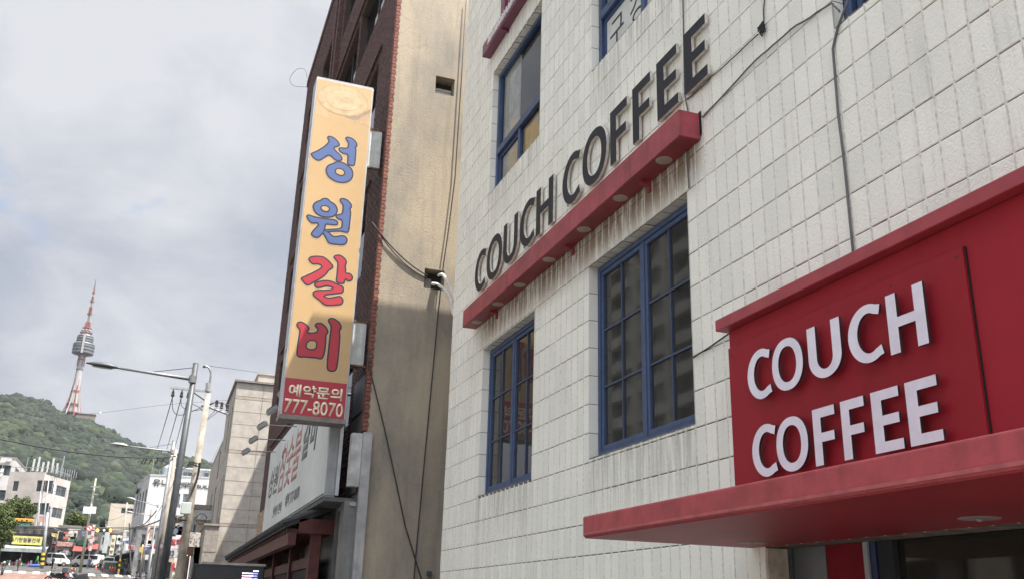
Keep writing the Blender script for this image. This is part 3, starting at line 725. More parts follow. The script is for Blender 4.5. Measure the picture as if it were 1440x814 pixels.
mb = MB()
BH = [(15.25, 17.9, z, z+1.45) for z in (2.75, 5.5, 8.3, 11.05, 13.8)] + [(18.1, 20.95, z, z+1.45) for z in (5.5, 8.3, 11.05, 13.8)] + [(22.2, 24.6, z, z+1.3) for z in (5.5, 8.3, 11.05, 13.8)] + [(24.9, 27.4, z, z+1.3) for z in (2.75, 5.5, 8.3, 11.05, 13.8)]
cells(mb, (BY+.251, BE), (-1.5, BT), BH, lambda a, b, c, d: mb.box((BX+.02, a, c), (BX+.28, b, d)))
mb.box((BX+.3, BE-.2, -1.5), (12, BE, BT)).box((BX+.02, BY, BT), (12, BE, BT+.08)).box((11.9, BY+.26, -1.5), (12, BE-.21, BT-.01))
mb.build('masonry_core', BMORT, nb)
MB().box((BX-.03, BY-.02, BT-.1), (BX+.4, BE+.03, BT+.15)).build('parapet_coping', BRICK, nb)
# brick courses, each brick its own raised box
def brick_field(y0, y1, z0, z1, holes, x0, x1, L_=.20, H_=.065, g=.009):
    V, F = [], []; base = np.array([(0, 1, 5, 4), (3, 0, 4, 7), (1, 2, 6, 5), (0, 3, 2, 1), (4, 5, 6, 7)]); r = 0; z = z0
    while z < z1-.02:
        y = y0 + (0 if r % 2 else -L_/2)
        while y < y1:
            a, b = max(y, y0), min(y+L_-g, y1); cz_ = z+H_/2
            parts = [(a, b)]
            for h in holes:
                if h[2] < cz_ < h[3]:
                    nx = []
                    for p, q in parts:
                        if q <= h[0] or p >= h[1]: nx.append((p, q)); continue
                        if p < h[0]: nx.append((p, h[0]))
                        if q > h[1]: nx.append((h[1], q))
                    parts = nx
            for p, q in parts:
                if q-p < .02: continue
                e = random.gauss(0, .0016); k = len(V)
                V += [(x0+e, q, z), (x0+e, p, z), (x1, p, z), (x1, q, z), (x0+e, q, z+H_-g), (x0+e, p, z+H_-g), (x1, p, z+H_-g), (x1, q, z+H_-g)]
                F += (base+k).tolist()
            y += L_
        z += H_; r += 1
    return V, F
V, F = brick_field(BY+.12, BE, 1.0, BT-.12, BH, BX, BX+.03)
o = np_mesh('brick_courses', V, F, BRICK, nb); tag(o, kind='stuff')
mb = MB(); z = 2.56; k = 0
while z < BT-.12:     # orange corner bricks showing their ends on the side wall
    w = .105 if k % 2 else .085
    mb.box((BX-.004+random.gauss(0, .001), BY-.010+random.gauss(0, .001), z), (BX-.004+w*.72, BY+.119, z+.057)); z += .066; k += 1
tag(mb.build('corner_bricks', BRICK_O, nb), kind='stuff')
# windows of the street front
for h in BH:
    y0, y1, z0, z1 = h; mb = MB()
    for a, b, c, d in ((y0, y1, z0, z0+.05), (y0, y1, z1-.05, z1), (y0, y0+.05, z0+.05, z1-.05), (y1-.05, y1, z0+.05, z1-.05), ((y0+y1)/2-.03, (y0+y1)/2+.03, z0+.05, z1-.05)): mb.box((BX+.13, a+.002, c+.002), (BX+.18, b-.002, d-.002))
    w = mb.build('window', mat('dark_window_frame', (.03, .03, .035), .5), nb)
    MB().face([(BX+.15, y0+.04, z0+.04), (BX+.15, y0+.04, z1-.04), (BX+.15, y1-.04, z1-.04), (BX+.15, y1-.04, z0+.04)]).build('pane', GLASS_SKY, w, fix=False)
    MB().box((BX+.5, y0, z0), (BX+.52, y1, z1)).build('blind', DARKROOM, w)  # plain dark sheet behind the pane, in the room lining colour
mb = MB()
for z in (4.35, 7.1, 9.9, 12.65): mb.box((BX-.045, 15.0, z), (BX-.0035, 21.2, z+.07)).box((BX-.045, 22.0, z), (BX-.0035, 27.6, z+.07))
mb.build('brick_string_course', BRICK, nb)
for y in (21.3, 21.9): MB().box((BX-.10, y, 9.4), (BX-.0035, y+.22, BT-.12)).build('brick_pilaster', BRICK, nb)
MB().tube(arc_pts([(2.62, 28.8, 17.15), (2.5, 28.8, 17.45), (2.25, 28.8, 17.4), (2.05, 28.8, 17.0), (2.2, 28.8, 16.75), (2.64, 28.8, 16.8)]), .007, 5).build('loose_wire', CAB, nb)
# shop front of the brick building: metal corner column, boards, door panels
MB().box((BX-.01, BY-.10, -1.4), (BX+.125, BY-.002, 2.52)).build('corner_column', STEEL, nb)
MB().box((BX-.17, BY-.06, 1.72), (BX-.013, BY+.10, 2.50)).build('shutter_box', mat('pale_sheet_metal', (.50, .50, .48), .5, .3, var=.2, scale=4, streak=.4), nb)
for k in range(3): MB().box((BX-.012, 14.05, 1.66+k*.62), (BX-.004, 14.9, 2.22+k*.62)).build('cladding_panel', mat('grey_cladding', (.13, .13, .135), .5, .3, var=.2, streak=.2), nb)
MB().box((BX-.009, 13.905, -1.2), (BX+.1, 14.2, 1.60)).build('door_jamb', mat('grey_metal_panel', (.21, .21, .20), .5, .3, var=.25, scale=2, streak=.3), nb)
sfy = [(13.95, 14.25, 'grey_metal_panel', -.16, 1.52), (14.3, 14.9, 'dark_void', .02, 1.5), (14.95, 16.1, 'grey_metal_panel', -.10, 1.5), (16.15, 17.6, 'dark_void', .02, 1.4), (17.7, 18.3, 'grey_metal_panel', -.05, 1.45)]
for a, b, m, dx, zt in sfy: MB().box((BX+dx-.02, a, -1.2), (BX+.019, b, zt)).build('door_panel' if m != 'dark_void' else 'dark_glass_panel', MATS[m], nb)
MB().box((BX-.48, 13.96, 1.5), (BX-.02, 21.9, 1.56)).build('sign_soffit', mat('dark_soffit_board', (.10, .10, .10), .8, var=.3), nb)
MB().box((BX-.11, BY+.02, 1.45), (BX-.02, 14.9, 1.499)).build('door_head', GALV, nb)

# ------------------------------------------------------------------ yellow blade sign
SX0, SX1, SZ0, SZ1, SY = 1.425, 2.395, 2.655, 8.39, 14.0
bl = thing('blade_sign', 'tall cream yellow projecting sign box with blue and red Korean lettering', 'sign', (SX1, SY, SZ0))
bevel(MB().box((SX0, SY, SZ0), (SX1, SY+.34, SZ1)).build('sign_box', GOLD_SIDE, bl), .006)
ZR = 3.26
MB().box((SX0+.025, SY-.006, ZR), (SX1-.025, SY-.001, SZ1-.025)).build('sign_face', YEL, bl)
MB().box((SX0+.025, SY-.006, SZ0+.06), (SX1-.025, SY-.001, ZR-.001)).build('phone_panel', S_RED, bl)
MB().box((SX0-.01, SY-.012, SZ0-.01), (SX1+.01, SY+.35, SZ0+.055)).build('bottom_rail', mat('rail_grey_brown', (.23, .20, .18), .6, var=.2), bl)
MB().box((SX0+.01, SY+.02, SZ1+.001), (SX1-.01, SY+.3, SZ1+.03)).build('top_rail', GALV, bl)
for k in range(6): MB().box((SX0-.003, SY+.01, SZ0+.1+k*.95), (SX0-.0005, SY+.33, SZ0+.11+k*.95)).build('side_seam', DKSTEEL, bl)
for z0_ in (7.0, 3.62):
    m = MB().box((SX1+.003, SY+.10, z0_-.02), (BX-.045, SY+.36, z0_+.68)).build('mounting_box', mat('rusty_pale_metal', (.52, .53, .50), .6, .2, var=.15, scale=6, streak=.6), bl)
    MB().box((SX1+.003, SY+.09, z0_-.05), (BX-.005, SY+.13, z0_-.021)).box((SX1+.003, SY+.09, z0_+.661), (BX-.005, SY+.13, z0_+.70)).build('bracket_bar', mat('rust', (.16, .09, .06), .9, var=.4, scale=20), m)
TR = []    # traced lettering: (kind colour, origin px, scale, outline)
G1, G2, G3, G4 = (430, 185, 10.175), (422, 270, 10.175), (416, 352, 9.044), (408, 440, 9.044)
TR.append(('b', G1, [(325,65),(375,72),(430,105),(475,155),(495,200),(480,225),(425,235),(412,250),(440,285),(490,325),(520,365),(530,400),(515,428),(480,437),(430,432),(395,405),(335,350),(285,380),(220,422),(180,432),(130,415),(85,370),(62,325),(85,305),(140,285),(210,245),(270,205),(310,165),(322,140),(303,105),(303,80)]))
TR.append(('b', G1, [(555,95),(580,78),(625,80),(680,105),(725,150),(742,195),(735,225),(715,240),(728,265),(725,330),(715,430),(708,490),(680,508),(620,500),(585,475),(590,400),(592,340),(540,335),(490,310),(462,275),(465,240),(490,228),(545,237),(590,235),(597,210),(602,170),(575,135)]))
TR.append(('b', G1, [(410,435),(470,430),(530,440),(580,470),(630,505),(670,550),(685,610),(675,670),(640,715),(580,745),(510,750),(430,735),(350,690),(300,640),(278,580),(280,530),(310,485),(360,463),(395,455)]))
TR.append(('h', G1, [(430,580),(440,550),(480,545),(525,560),(548,595),(540,620),(500,632),(460,615),(435,600)]))
TR.append(('b', G2, [(295,115),(310,95),(355,85),(405,98),(440,140),(490,165),(530,215),(545,270),(530,320),(500,355),(450,378),(360,380),(280,360),(230,330),(190,280),(172,225),(180,180),(215,145),(260,125)]))
TR.append(('h', G2, [(303,235),(320,215),(360,212),(400,230),(412,255),(390,280),(355,280),(320,262)]))
TR.append(('b', G2, [(80,360),(95,330),(130,325),(200,350),(260,362),(340,378),(440,388),(500,395),(540,425),(552,460),(535,488),(480,490),(400,478),(372,478),(362,540),(340,600),(310,625),(280,660),(235,672),(185,655),(147,615),(155,580),(200,530),(265,460),(165,465),(120,430)]))
TR.append(('b', G2, [(557,115),(580,92),(630,92),(690,120),(735,170),(750,210),(735,240),(722,250),(735,290),(725,400),(712,530),(695,590),(660,597),(590,578),(450,580),(330,600),(350,535),(450,530),(580,522),(590,470),(592,415),(540,405),(505,375),(500,345),(530,322),(595,315),(600,250),(605,195),(570,155)]))
TR.append(('b', G2, [(340,545),(420,575),(460,625),(500,637),(560,625),(620,620),(665,645),(687,695),(670,745),(620,775),(540,770),(420,755),(385,725),(355,660),(320,610),(310,560)]))
TR.append(('r', G3, [(150,115),(180,80),(250,70),(330,73),(380,95),(440,150),(478,195),(480,225),(455,248),(420,265),(395,310),(320,370),(240,410),(180,448),(140,455),(100,425),(58,370),(60,350),(110,325),(190,290),(270,250),(320,215),(315,200),(280,185),(220,190),(180,165)]))
TR.append(('r', G3, [(470,85),(500,60),(560,55),(610,85),(648,130),(652,170),(635,205),(643,240),(640,290),(680,285),(715,310),(733,350),(720,385),(685,405),(640,395),(632,380),(625,420),(600,438),(550,432),(500,405),(510,330),(520,240),(525,160),(490,120)]))
TR.append(('r', G3, [(225,425),(250,400),(330,382),(410,378),(470,395),(540,430),(600,455),(618,495),(605,540),(570,555),(470,565),(360,578),(410,600),(480,590),(550,572),(590,590),(612,640),(595,690),(540,705),(400,712),(350,695),(290,640),(220,590),(205,545),(225,515),(270,501),(400,497),(468,488),(420,465),(380,462),(330,478),(265,490),(240,465)]))
TR.append(('r', G4, [(72,140),(95,108),(140,100),(200,130),(245,175),(252,205),(225,235),(250,245),(325,240),(345,210),(330,190),(305,165),(315,130),(370,115),(420,130),(470,180),(490,230),(485,255),(462,280),(462,380),(445,510),(420,575),(390,595),(340,580),(250,572),(180,565),(120,572),(80,545),(75,510),(85,400),(105,280),(115,215),(80,175)]))
TR.append(('h', G4, [(222,360),(330,355),(322,460),(205,450)]))
TR.append(('r', G4, [(472,85),(500,60),(545,55),(600,85),(645,130),(660,180),(650,210),(632,225),(643,270),(635,400),(620,560),(603,690),(585,735),(545,750),(490,745),(458,710),(462,600),(480,440),(495,300),(515,160),(480,120)]))
def smooth_loop(P):
    out_ = []
    for i in range(len(P)):
        p, q = Vector(P[i]), Vector(P[(i+1) % len(P)]); out_ += [p.lerp(q, .25), p.lerp(q, .75)]
    return out_
def offset_loop(P, d):
    n = len(P); ar = sum(P[i].x*P[(i+1) % n].y-P[(i+1) % n].x*P[i].y for i in range(n)); s = 1 if ar > 0 else -1; out_ = []
    for i in range(n):
        a, b, c = P[i-1], P[i], P[(i+1) % n]; u = (b-a); v = (c-b)
        n1_ = Vector((u.y, -u.x)).normalized() if u.length > 1e-9 else Vector((0, 0)); n2_ = Vector((v.y, -v.x)).normalized() if v.length > 1e-9 else Vector((0, 0))
        m = n1_+n2_; m = m.normalized()/max(.6, m.length/2) if m.length > 1e-6 else n1_; out_.append(b+m*d*s)
    return out_
acc = {}
for kd, (ox, oy, sc), P in TR:
    pts = []
    for a, b in P: v = K(ox+a/sc, oy+b/sc, SY); pts.append((v.x, v.z))
    P2 = smooth_loop(pts)
    if kd == 'h': lay = [(1, .022, 'k'), (0, 0, 'h')] ; base = 3
    else: lay = [(1, .012, 'c'), (0, 0, 'k'), (-1, -.025, kd)]; base = 0
    for li, (_, d, key) in enumerate(lay):
        q = offset_loop(P2, d) if d else P2
        acc.setdefault((sc, oy, key, base+li), []).append(q)
nm = {'c': ('letter_halo', G_HALO), 'k': ('letter_outline', G_DK), 'b': ('letter_fill', G_BLUE), 'r': ('letter_fill', G_RED), 'h': ('letter_counter', YEL)}
from mathutils.geometry import tessellate_polygon
for (sc, oy, key, lev), polys in acc.items():
    mb = MB()
    for pi, q in enumerate(polys):
        t = SY-.0075-lev*.0012-pi*.00015; P3 = [Vector((p.x, t, p.y)) for p in q]
        k = len(mb.v); mb.v += [tuple(p) for p in P3]
        for tri in tessellate_polygon([P3]): mb.f.append(tuple(k+i for i in tri)); mb.m.append(0)
    ob = mb.build(nm[key][0], nm[key][1], bl, fix=False)
text('예약문의', 'red_panel_lettering', G_CREAM, bl, (SX0+.09, SY-.007, 2.985), X_, Z_, .80, .19, .003, .025)
text('777-8070', 'phone_number', G_CREAM, bl, (SX0+.05, SY-.007, 2.735), X_, Z_, .87, .215, .003, .012)
# faded picture of a bowl printed at the top
BW = mat('print_bowl_pale', (.55, .395, .22), .42); BW2 = mat('print_bowl_rim', (.49, .325, .17), .42); BS = mat('print_grey_brown', (.34, .25, .17), .42); BR = mat('print_food_marks', (.66, .48, .28), .42)
def ell(cx, cz_, rx, rz_, y, m, nm_='bowl_print', a0=0, a1=360, n=36, rin=0):
    mb = MB(); P = [(math.cos(math.radians(a0+(a1-a0)*i/n)), math.sin(math.radians(a0+(a1-a0)*i/n))) for i in range(n+1)]
    for p, q in zip(P, P[1:]):
        mb.face([(cx+rx*rin*p[0], y, cz_+rz_*rin*p[1]), (cx+rx*p[0], y, cz_+rz_*p[1]), (cx+rx*q[0], y, cz_+rz_*q[1]), (cx+rx*rin*q[0], y, cz_+rz_*rin*q[1])] if rin else [(cx, y, cz_), (cx+rx*p[0], y, cz_+rz_*p[1]), (cx+rx*q[0], y, cz_+rz_*q[1])])
    return mb.build(nm_, m, bl, fix=False)
cx, cz_ = SX0+.47, SZ1-.34
MB().face([(cx+.05, SY-.0066, cz_-.30), (SX1-.03, SY-.0066, cz_-.36), (SX1-.03, SY-.0066, cz_-.06), (cx+.36, SY-.0066, cz_-.16)]).build('bowl_shadow_print', BS, bl, fix=False)
MB().face([(cx+.20, SY-.0068, cz_-.36), (SX1-.03, SY-.0068, cz_-.40), (SX1-.03, SY-.0068, cz_-.12), (cx+.33, SY-.0068, cz_-.25)]).build('bowl_cloth_print', BW2, bl, fix=False)
ell(cx, cz_, .43, .285, SY-.0072, BW2); ell(cx, cz_, .41, .27, SY-.0078, BW); ell(cx+.01, cz_+.01, .30, .19, SY-.0082, mat('print_soup', (.57, .42, .24), .42)); ell(cx+.01, cz_+.01, .305, .195, SY-.0086, BW2, rin=.96)
for k in range(26):
    a = random.uniform(0, 6.28); r_ = random.random()**.5; ell(cx+.03+.13*r_*math.cos(a), cz_+.03+.07*r_*math.sin(a), random.uniform(.01, .03), random.uniform(.005, .013), SY-.009-k*.00002, BR, 'food_print', n=8)
for k in range(7):
    MB().face([(SX0+.04, SY-.0064, cz_-.10-k*.035), (SX0+.15+.02*k, SY-.0064, cz_-.14-k*.035), (SX0+.15+.02*k, SY-.0064, cz_-.15-k*.035), (SX0+.04, SY-.0064, cz_-.11-k*.035)]).build('mat_line_print', BR, bl, fix=False)
    MB().face([(SX1-.15, SY-.0064, cz_+.26-k*.045), (SX1-.035, SY-.0064, cz_+.235-k*.045), (SX1-.035, SY-.0064, cz_+.228-k*.045), (SX1-.15, SY-.0064, cz_+.25-k*.045)]).build('mat_line_print', BR, bl, fix=False)

# ------------------------------------------------------------------ long white sign along the street front
LX = 2.22
ls = thing('long_white_sign', 'long white sign box with brush lettering running along the brick front behind the blade sign', 'sign', (LX, 18, 1.58))
bevel(MB().box((LX+.02, 14.36, 1.62), (LX+.17, 22.9, 3.48)).build('sign_box', LTGREY, ls), .008)
MB().box((LX, 14.38, 1.655), (LX+.019, 22.88, 3.47)).build('sign_face', WHITE_SIGN, ls)
MB().box((LX+.172, 14.345, 1.63), (LX+.225, 14.7, 3.6)).build('end_panel', mat('bright_sheet_metal', (.60, .61, .62), .4, .4, var=.1, streak=.2), ls)
MB().box((LX-.002, 14.36, 1.605), (LX+.17, 22.9, 1.619)).build('bottom_trim', GALV, ls)
INK = mat('grey_brush_ink', (.16, .16, .165), .5); RINK = mat('faded_red_ink', (.46, .22, .20), .5)
def fl(body, nm_, m, y, z, w, h, off=.02, sh=.25): return text(body, nm_, m, ls, (LX-.001, y, z), FU, FV, w, h, .003, off, sh)
fl('성원', 'brush_lettering', INK, 22.4, 2.34, 1.8, .64); fl('참숯불', 'brush_lettering', RINK, 20.5, 2.27, 3.05, 1.0, .012); fl('갈비', 'brush_lettering', INK, 17.2, 2.50, 1.75, .82, .03)
fl('연회석 완비', 'small_lettering', INK, 21.0, 1.82, 1.45, .23, .02, 0); fl('예약 777-8070', 'small_lettering', INK, 19.0, 1.84, 1.95, .27, .03, 0)
fl('www.design.co.kr', 'tiny_lettering', mat('faint_grey_ink', (.35, .36, .36), .6), 22.35, 1.68, .8, .10, .01, 0) if False else None
MB().box((LX+.02, 22.52, 1.45), (LX+.4, 24.6, 2.2)).build('gold_end_panel', mat('gold_brown_panel', (.42, .30, .18), .6, var=.5, scale=18), ls)

# ------------------------------------------------------------------ floodlights on rods above the sign
for i, yy in enumerate((21.8, 20.1, 18.4, 16.8, 15.2)):
    z = 3.32; x = 1.60
    t = thing('floodlight', ['farthest small square floodlight on a rod over the long white sign', 'second farthest floodlight on a rod over the long white sign', 'middle floodlight on a rod over the long white sign', 'fourth floodlight from the far end of the row over the white sign', 'nearest floodlight, half behind the yellow sign edge'][i], 'floodlight', (x, yy, z), 'floodlights in a row above the long white sign')
    MB().tube([(x-.02, yy, z+.0), (LX+.1, yy, z+.03), (BX, yy, z+.05)], .011, 6).build('arm', GALV, t)
    R_ = Matrix.Translation((x-.03, yy, z-.02)) @ Matrix.Rotation(math.radians(-38), 4, 'Y')
    MB().box((-.09, -.13, -.035), (.09, .13, .035), 0, R_).build('housing', LTGREY, t)
    MB().box((-.075, -.11, -.045), (.075, .11, -.0355), 0, R_).build('lens', mat('lens_grey', (.25, .25, .24), .2), t)
    for k in range(5): MB().box((-.07+k*.03, -.12, .0355), (-.06+k*.03, .12, .055), 0, R_).build('cooling_fin', DKSTEEL, t)

# ------------------------------------------------------------------ tiled pent roof with red timber below
EX = 1.80; EZ = 1.225
pr = thing('pent_roof_porch', 'dark tiled pent roof on dark red timber posts under the long white sign', 'porch', (2.2, 20, ground(20)))
def slope(x): return EZ + (x-EX)*.42
mb = MB()
mb.prism([(EX, EZ), (BX-.05, slope(BX-.05)), (BX-.05, slope(BX-.05)-.05), (EX, EZ-.05)], (0, 15.0, 0), X_, Z_, (0, 12.4, 0)); mb.build('roof_deck', mat('dark_roof_deck', (.03, .028, .028), .8), pr)
for i in range(62):
    y = 15.05+i*.2; o = MB().tube([(EX-.05, y, EZ+.02), (BX-.06, y, slope(BX-.06)+.02)], .05, 8).build('roof_tile_row', mat('charcoal_roof_tile', (.045, .045, .048), .7, var=.25), pr)
TIM = mat('dark_red_timber', (.10, .024, .017), .6, var=.25, scale=6, streak=.2)
for i in range(40): MB().box((EX+.03, 15.1+i*.31, EZ-.12), (BX-.1, 15.17+i*.31, EZ-.052)).build('rafter', TIM, pr)
MB().box((EX+.05, 15.0, EZ-.30), (EX+.17, 27.4, EZ-.121)).build('eave_beam', TIM, pr)
for y in (15.05, 17.3, 19.8, 22.6, 25.4): MB().box((EX+.40, y, -1.2), (EX+.56, y+.17, EZ-.121)).build('post', TIM, pr)
MB().box((EX+.44, 15.23, .62), (EX+.52, 27.3, .78)).build('rail', TIM, pr)
MB().box((EX+.46, 15.23, -1.0), (EX+.50, 27.3, .35)).build('timber_wall', TIM, pr)
MB().box((EX+.47, 15.3, .36), (EX+.49, 27.2, .61)).build('lattice_glass', MATS['dark_void'], pr)
MB().box((EX+.2, 15.0, EZ-.12), (EX+.9, 15.05, EZ+.1)).build('gable_board', TIM, pr)
ac = thing('air_conditioner', 'small dusty grey air conditioner hung under the far end of the pent roof', 'air conditioner', (1.95, 23.2, .9))
MB().box((1.86, 22.8, .78), (2.2, 23.7, 1.08)).build('case', mat('dusty_grey_case', (.42, .41, .39), .7, var=.2), ac)
for k in range(5): MB().box((1.852, 22.85, .81+k*.05), (1.859, 23.65, .83+k*.05)).build('grille_bar', DKSTEEL, ac)

# ------------------------------------------------------------------ LED board on the pavement
K0, K1 = K(272, 792, 16), K(374, 790, 16); kz = K0.z
led = thing('display_board', 'black framed LED display board at the bottom edge with pink and blue text lines', 'display', (1.1, 16.1, ground(16)+.13))
KX0, KX1, KT = .57, 1.66, .668
bevel(MB().box((KX0, 16.0, -.30), (KX1, 16.14, KT-.035)).build('case', BLACK, led), .012)
MB().box((KX0+.12, 16.01, KT-.0345), (KX1+.01, 16.16, KT)).build('top_ledge', mat('tan_ledge', (.36, .33, .28), .8, var=.2), led)
MB().box((KX0+.04, 15.994, -.26), (KX1-.04, 15.999, KT-.07)).build('screen', mat('screen_black', (.018, .019, .021), .25), led)
for x in (KX0+.1, KX1-.16): MB().box((x, 16.03, ground(16)+.13), (x+.06, 16.11, -.301)).build('leg', DKSTEEL, led)
pk = mat('led_pink', (.2, .1, .15), emit=(1, .55, .75), estr=1.6); bu = mat('led_blue', (.05, .05, .3), emit=(.25, .25, 1), estr=1.6); wh = mat('led_white', (.3, .3, .3), emit=(.9, .9, 1), estr=1.3)
rows = [('.  --', wh, .18, .04), ('- --', pk, .14, .27), ('-----', pk, .18, .30), ('- ---', pk, .15, .30), ('-----', pk, .18, .32)]
zz_ = .548
for i in range(7):
    x = KX1-.34; MB_ = MB()
    xx = x
    while xx < x+.15:
        w = random.uniform(.012, .03); MB_.box((xx, 15.990, zz_), (xx+w, 15.9935, zz_+.017)); xx += w+.006
    if i: MB_.build('led_text_line', [pk, wh][i % 2], led)
    MB_ = MB(); xx = x+.165
    while xx < x+.235:
        w = random.uniform(.012, .025); MB_.box((xx, 15.990, zz_), (xx+w, 15.9935, zz_+.017)); xx += w+.006
    MB_.build('led_text_line', [bu, wh][i == 0], led); zz_ -= .038

# ------------------------------------------------------------------ wires and pipes on the concrete wall
def wire(name, label, pts, r, m=CAB, cat='wire', grp=None, n=6):
    return tag(MB().tube([Vector(p) for p in pts], r, n).build(name, m, None, smooth=True), label, cat, grp)
def sag(a, b, d, n=12):
    a, b = Vector(a), Vector(b); return [a.lerp(b, i/n)-Vector((0, 0, 4*d*(i/n)*(1-i/n))) for i in range(n+1)]
wire('wall_wire', 'sagging double wire from the brick corner to the square wall opening', sag((2.52, 13.86, 5.90), (3.50, 13.88, 5.14), .10), .011)
wire('wall_wire', 'second strand sagging below the double wire by the square opening', sag((2.55, 13.87, 5.88), (3.49, 13.88, 5.10), .14), .008)
wire('wall_wire', 'long wire running down the right of the tan wall past the square opening', [(3.90, 13.85, 10.5), (3.885, 13.85, 8.88), (3.863, 13.85, 6.94), (3.80, 13.85, 6.0), (3.746, 13.85, 5.38), (3.70, 13.85, 4.53), (3.66, 13.85, 3.4), (3.625, 13.85, 2.47), (3.575, 13.85, 1.0), (3.56, 13.85, .54), (3.58, 13.85, -.3)], .010)
wire('wall_wire', 'slanting wire crossing the grey lower part of the concrete wall', [(2.63, 13.84, 3.75), (2.643, 13.84, 3.58), (2.957, 13.84, 2.63), (3.19, 13.84, 1.85), (3.382, 13.84, 1.19), (3.663, 13.84, .48), (3.80, 13.84, .1)], .011)
PIPE = mat('white_pipe', (.72, .71, .68), .5, var=.1)
p_ = thing('wall_pipes', 'two white curved pipes coming out of the square opening in the tan wall', 'pipes', (3.7, 13.8, 4.9))
MB().tube(arc_pts([(3.60, 13.95, 5.04), (3.66, 13.8, 4.98), (3.77, 13.72, 4.87), (3.85, 13.66, 4.70), (3.88, 13.62, 4.5), (3.93, 13.5, 4.3)]), .027, 8).build('pipe', PIPE, p_, smooth=True)
MB().tube(arc_pts([(3.70, 13.95, 5.20), (3.73, 13.8, 5.16), (3.79, 13.72, 5.02), (3.86, 13.66, 4.84), (3.93, 13.6, 4.65), (4.0, 13.5, 4.4)]), .027, 8).build('pipe', PIPE, p_, smooth=True)
MB().tube([(3.64, 13.86, 5.0), (3.67, 13.79, 4.97)], .032, 8).build('tape_collar', BLACK, p_)
tag(MB().box((3.76, 13.84, .52), (3.82, 13.9, .58)).tube([(3.79, 13.86, .50), (3.79, 13.84, .44), (3.74, 13.84, .44)], .015, 6).build('wall_tap', DKSTEEL), 'small dark tap fitting low on the concrete wall', 'tap')
# ================================================================== buildings further down the street
def facade(mb_parent, name, O, U, w, z0, z1, m, wins=(), depth=.25, glass=None, frame=None):
    """upright wall in direction U (unit, horizontal) from O; wins = (u0,u1,z0,z1) real openings with recessed panes"""
    O, U = Vector(O), Vector(U).normalized(); Nn = Vector((U.y, -U.x, 0)); mb = MB()
    def put(a, b, c, d):
        P = [O+U*a, O+U*b, O+U*b-Nn*depth, O+U*a-Nn*depth]; k = len(mb.v)
        mb.v += [(p.x, p.y, c) for p in P]+[(p.x, p.y, d) for p in P]
        for q in ((0, 3, 2, 1), (4, 5, 6, 7), (0, 1, 5, 4), (1, 2, 6, 5), (2, 3, 7, 6), (3, 0, 4, 7)): mb.f.append(tuple(k+i for i in q)); mb.m.append(0)
    cells(mb, (0, w), (z0, z1), list(wins), put); wall = mb.build(name, m, mb_parent)
    for a, b, c, d in wins:
        q = MB(); A, B_ = O+U*(a)-Nn*.12, O+U*(b)-Nn*.12; e = .05
        def bx(a_, b_, c_, d_):
            P = [O+U*a_-Nn*.08, O+U*b_-Nn*.08, O+U*b_-Nn*.16, O+U*a_-Nn*.16]; k = len(q.v)
            q.v += [(p.x, p.y, c_) for p in P]+[(p.x, p.y, d_) for p in P]
            for r in ((0, 3, 2, 1), (4, 5, 6, 7), (0, 1, 5, 4), (1, 2, 6, 5), (2, 3, 7, 6), (3, 0, 4, 7)): q.f.append(tuple(k+i for i in r)); q.m.append(0)
        bx(a, b, c, c+e); bx(a, b, d-e, d); bx(a, a+e, c+e, d-e); bx(b-e, b, c+e, d-e)
        if b-a > 1.1: bx((a+b)/2-e/2, (a+b)/2+e/2, c+e, d-e)
        wf = q.build('window', frame or MATS['far_frame'], mb_parent)
        MB().face([(A.x, A.y, c), (B_.x, B_.y, c), (B_.x, B_.y, d), (A.x, A.y, d)]).build('pane', glass or MATS['far_glass'], wf, fix=False)
    return wall
mat('far_frame', (.30, .31, .32), .6); mat('far_glass', (.07, .085, .09), .12, var=.3, scale=.6)
mat('far_glass_sky', (.20, .26, .30), .1, var=.3, scale=.4)
# -- beige granite-clad building
BGX, BGY = 2.75, 50.0; BGZ = 11.15
bg_ = thing('beige_clad_building', 'beige stone panelled building beyond the brick building with a slanted shadow on its face', 'building', (5, 52, ground(50)))
GR = mat('beige_granite', (.45, .415, .37), .75, var=.12, scale=2.5, bump=.15); GRB = mat('pinkish_granite_band', (.39, .335, .29), .75, var=.12, scale=3)
MB().box((BGX+.035, BGY+.035, -1), (9.0, 57.0, BGZ)).box((BGX+.035, 57.01, -1), (9.0, 69, 9.3)).build('core', mat('stone_joint', (.26, .235, .21), .9), bg_)
MB().box((BGX-.12, BGY-.12, BGZ), (9.1, 57.1, BGZ+.10)).build('coping', mat('grey_coping', (.23, .21, .19), .8), bg_)
MB().box((3.85, 50.9, BGZ+.1), (7, 55, BGZ+.72)).box((3.80, 50.85, BGZ+.72), (7.05, 55.05, BGZ+.78)).build('roof_room', GR, bg_)
rows_ = []; z = BGZ-.02; hs = [.72, .16] + [.66]*4 + [.16] + [.70]*5 + [.16] + [.7]*6
for k, h in enumerate(hs):
    rows_.append((z-h, z, h < .3)); z -= h
xsplit = [BGX, 4.12, 5.5, 6.9, 8.3]
for (a, b, band_) in rows_:
    for p, q in zip(xsplit, xsplit[1:]):
        e = random.uniform(0, .005)
        MB().box((p+.009, BGY-e, a+.010), (q-.009, BGY+.034, b-.010)).build('stone_panel', GRB if band_ else GR, bg_)
side_w = [(51.0, 51.9, 3.9, 6.5), (52.6, 53.5, 3.9, 6.5), (49.9+1.1, 51.9, 7.6, 10.1), (52.8, 53.9, 7.9, 10.1), (57.6, 59.0, 4.3, 6.6), (61.2, 62.8, 4.3, 6.6), (57.8, 59.2, 7.1, 8.8)]
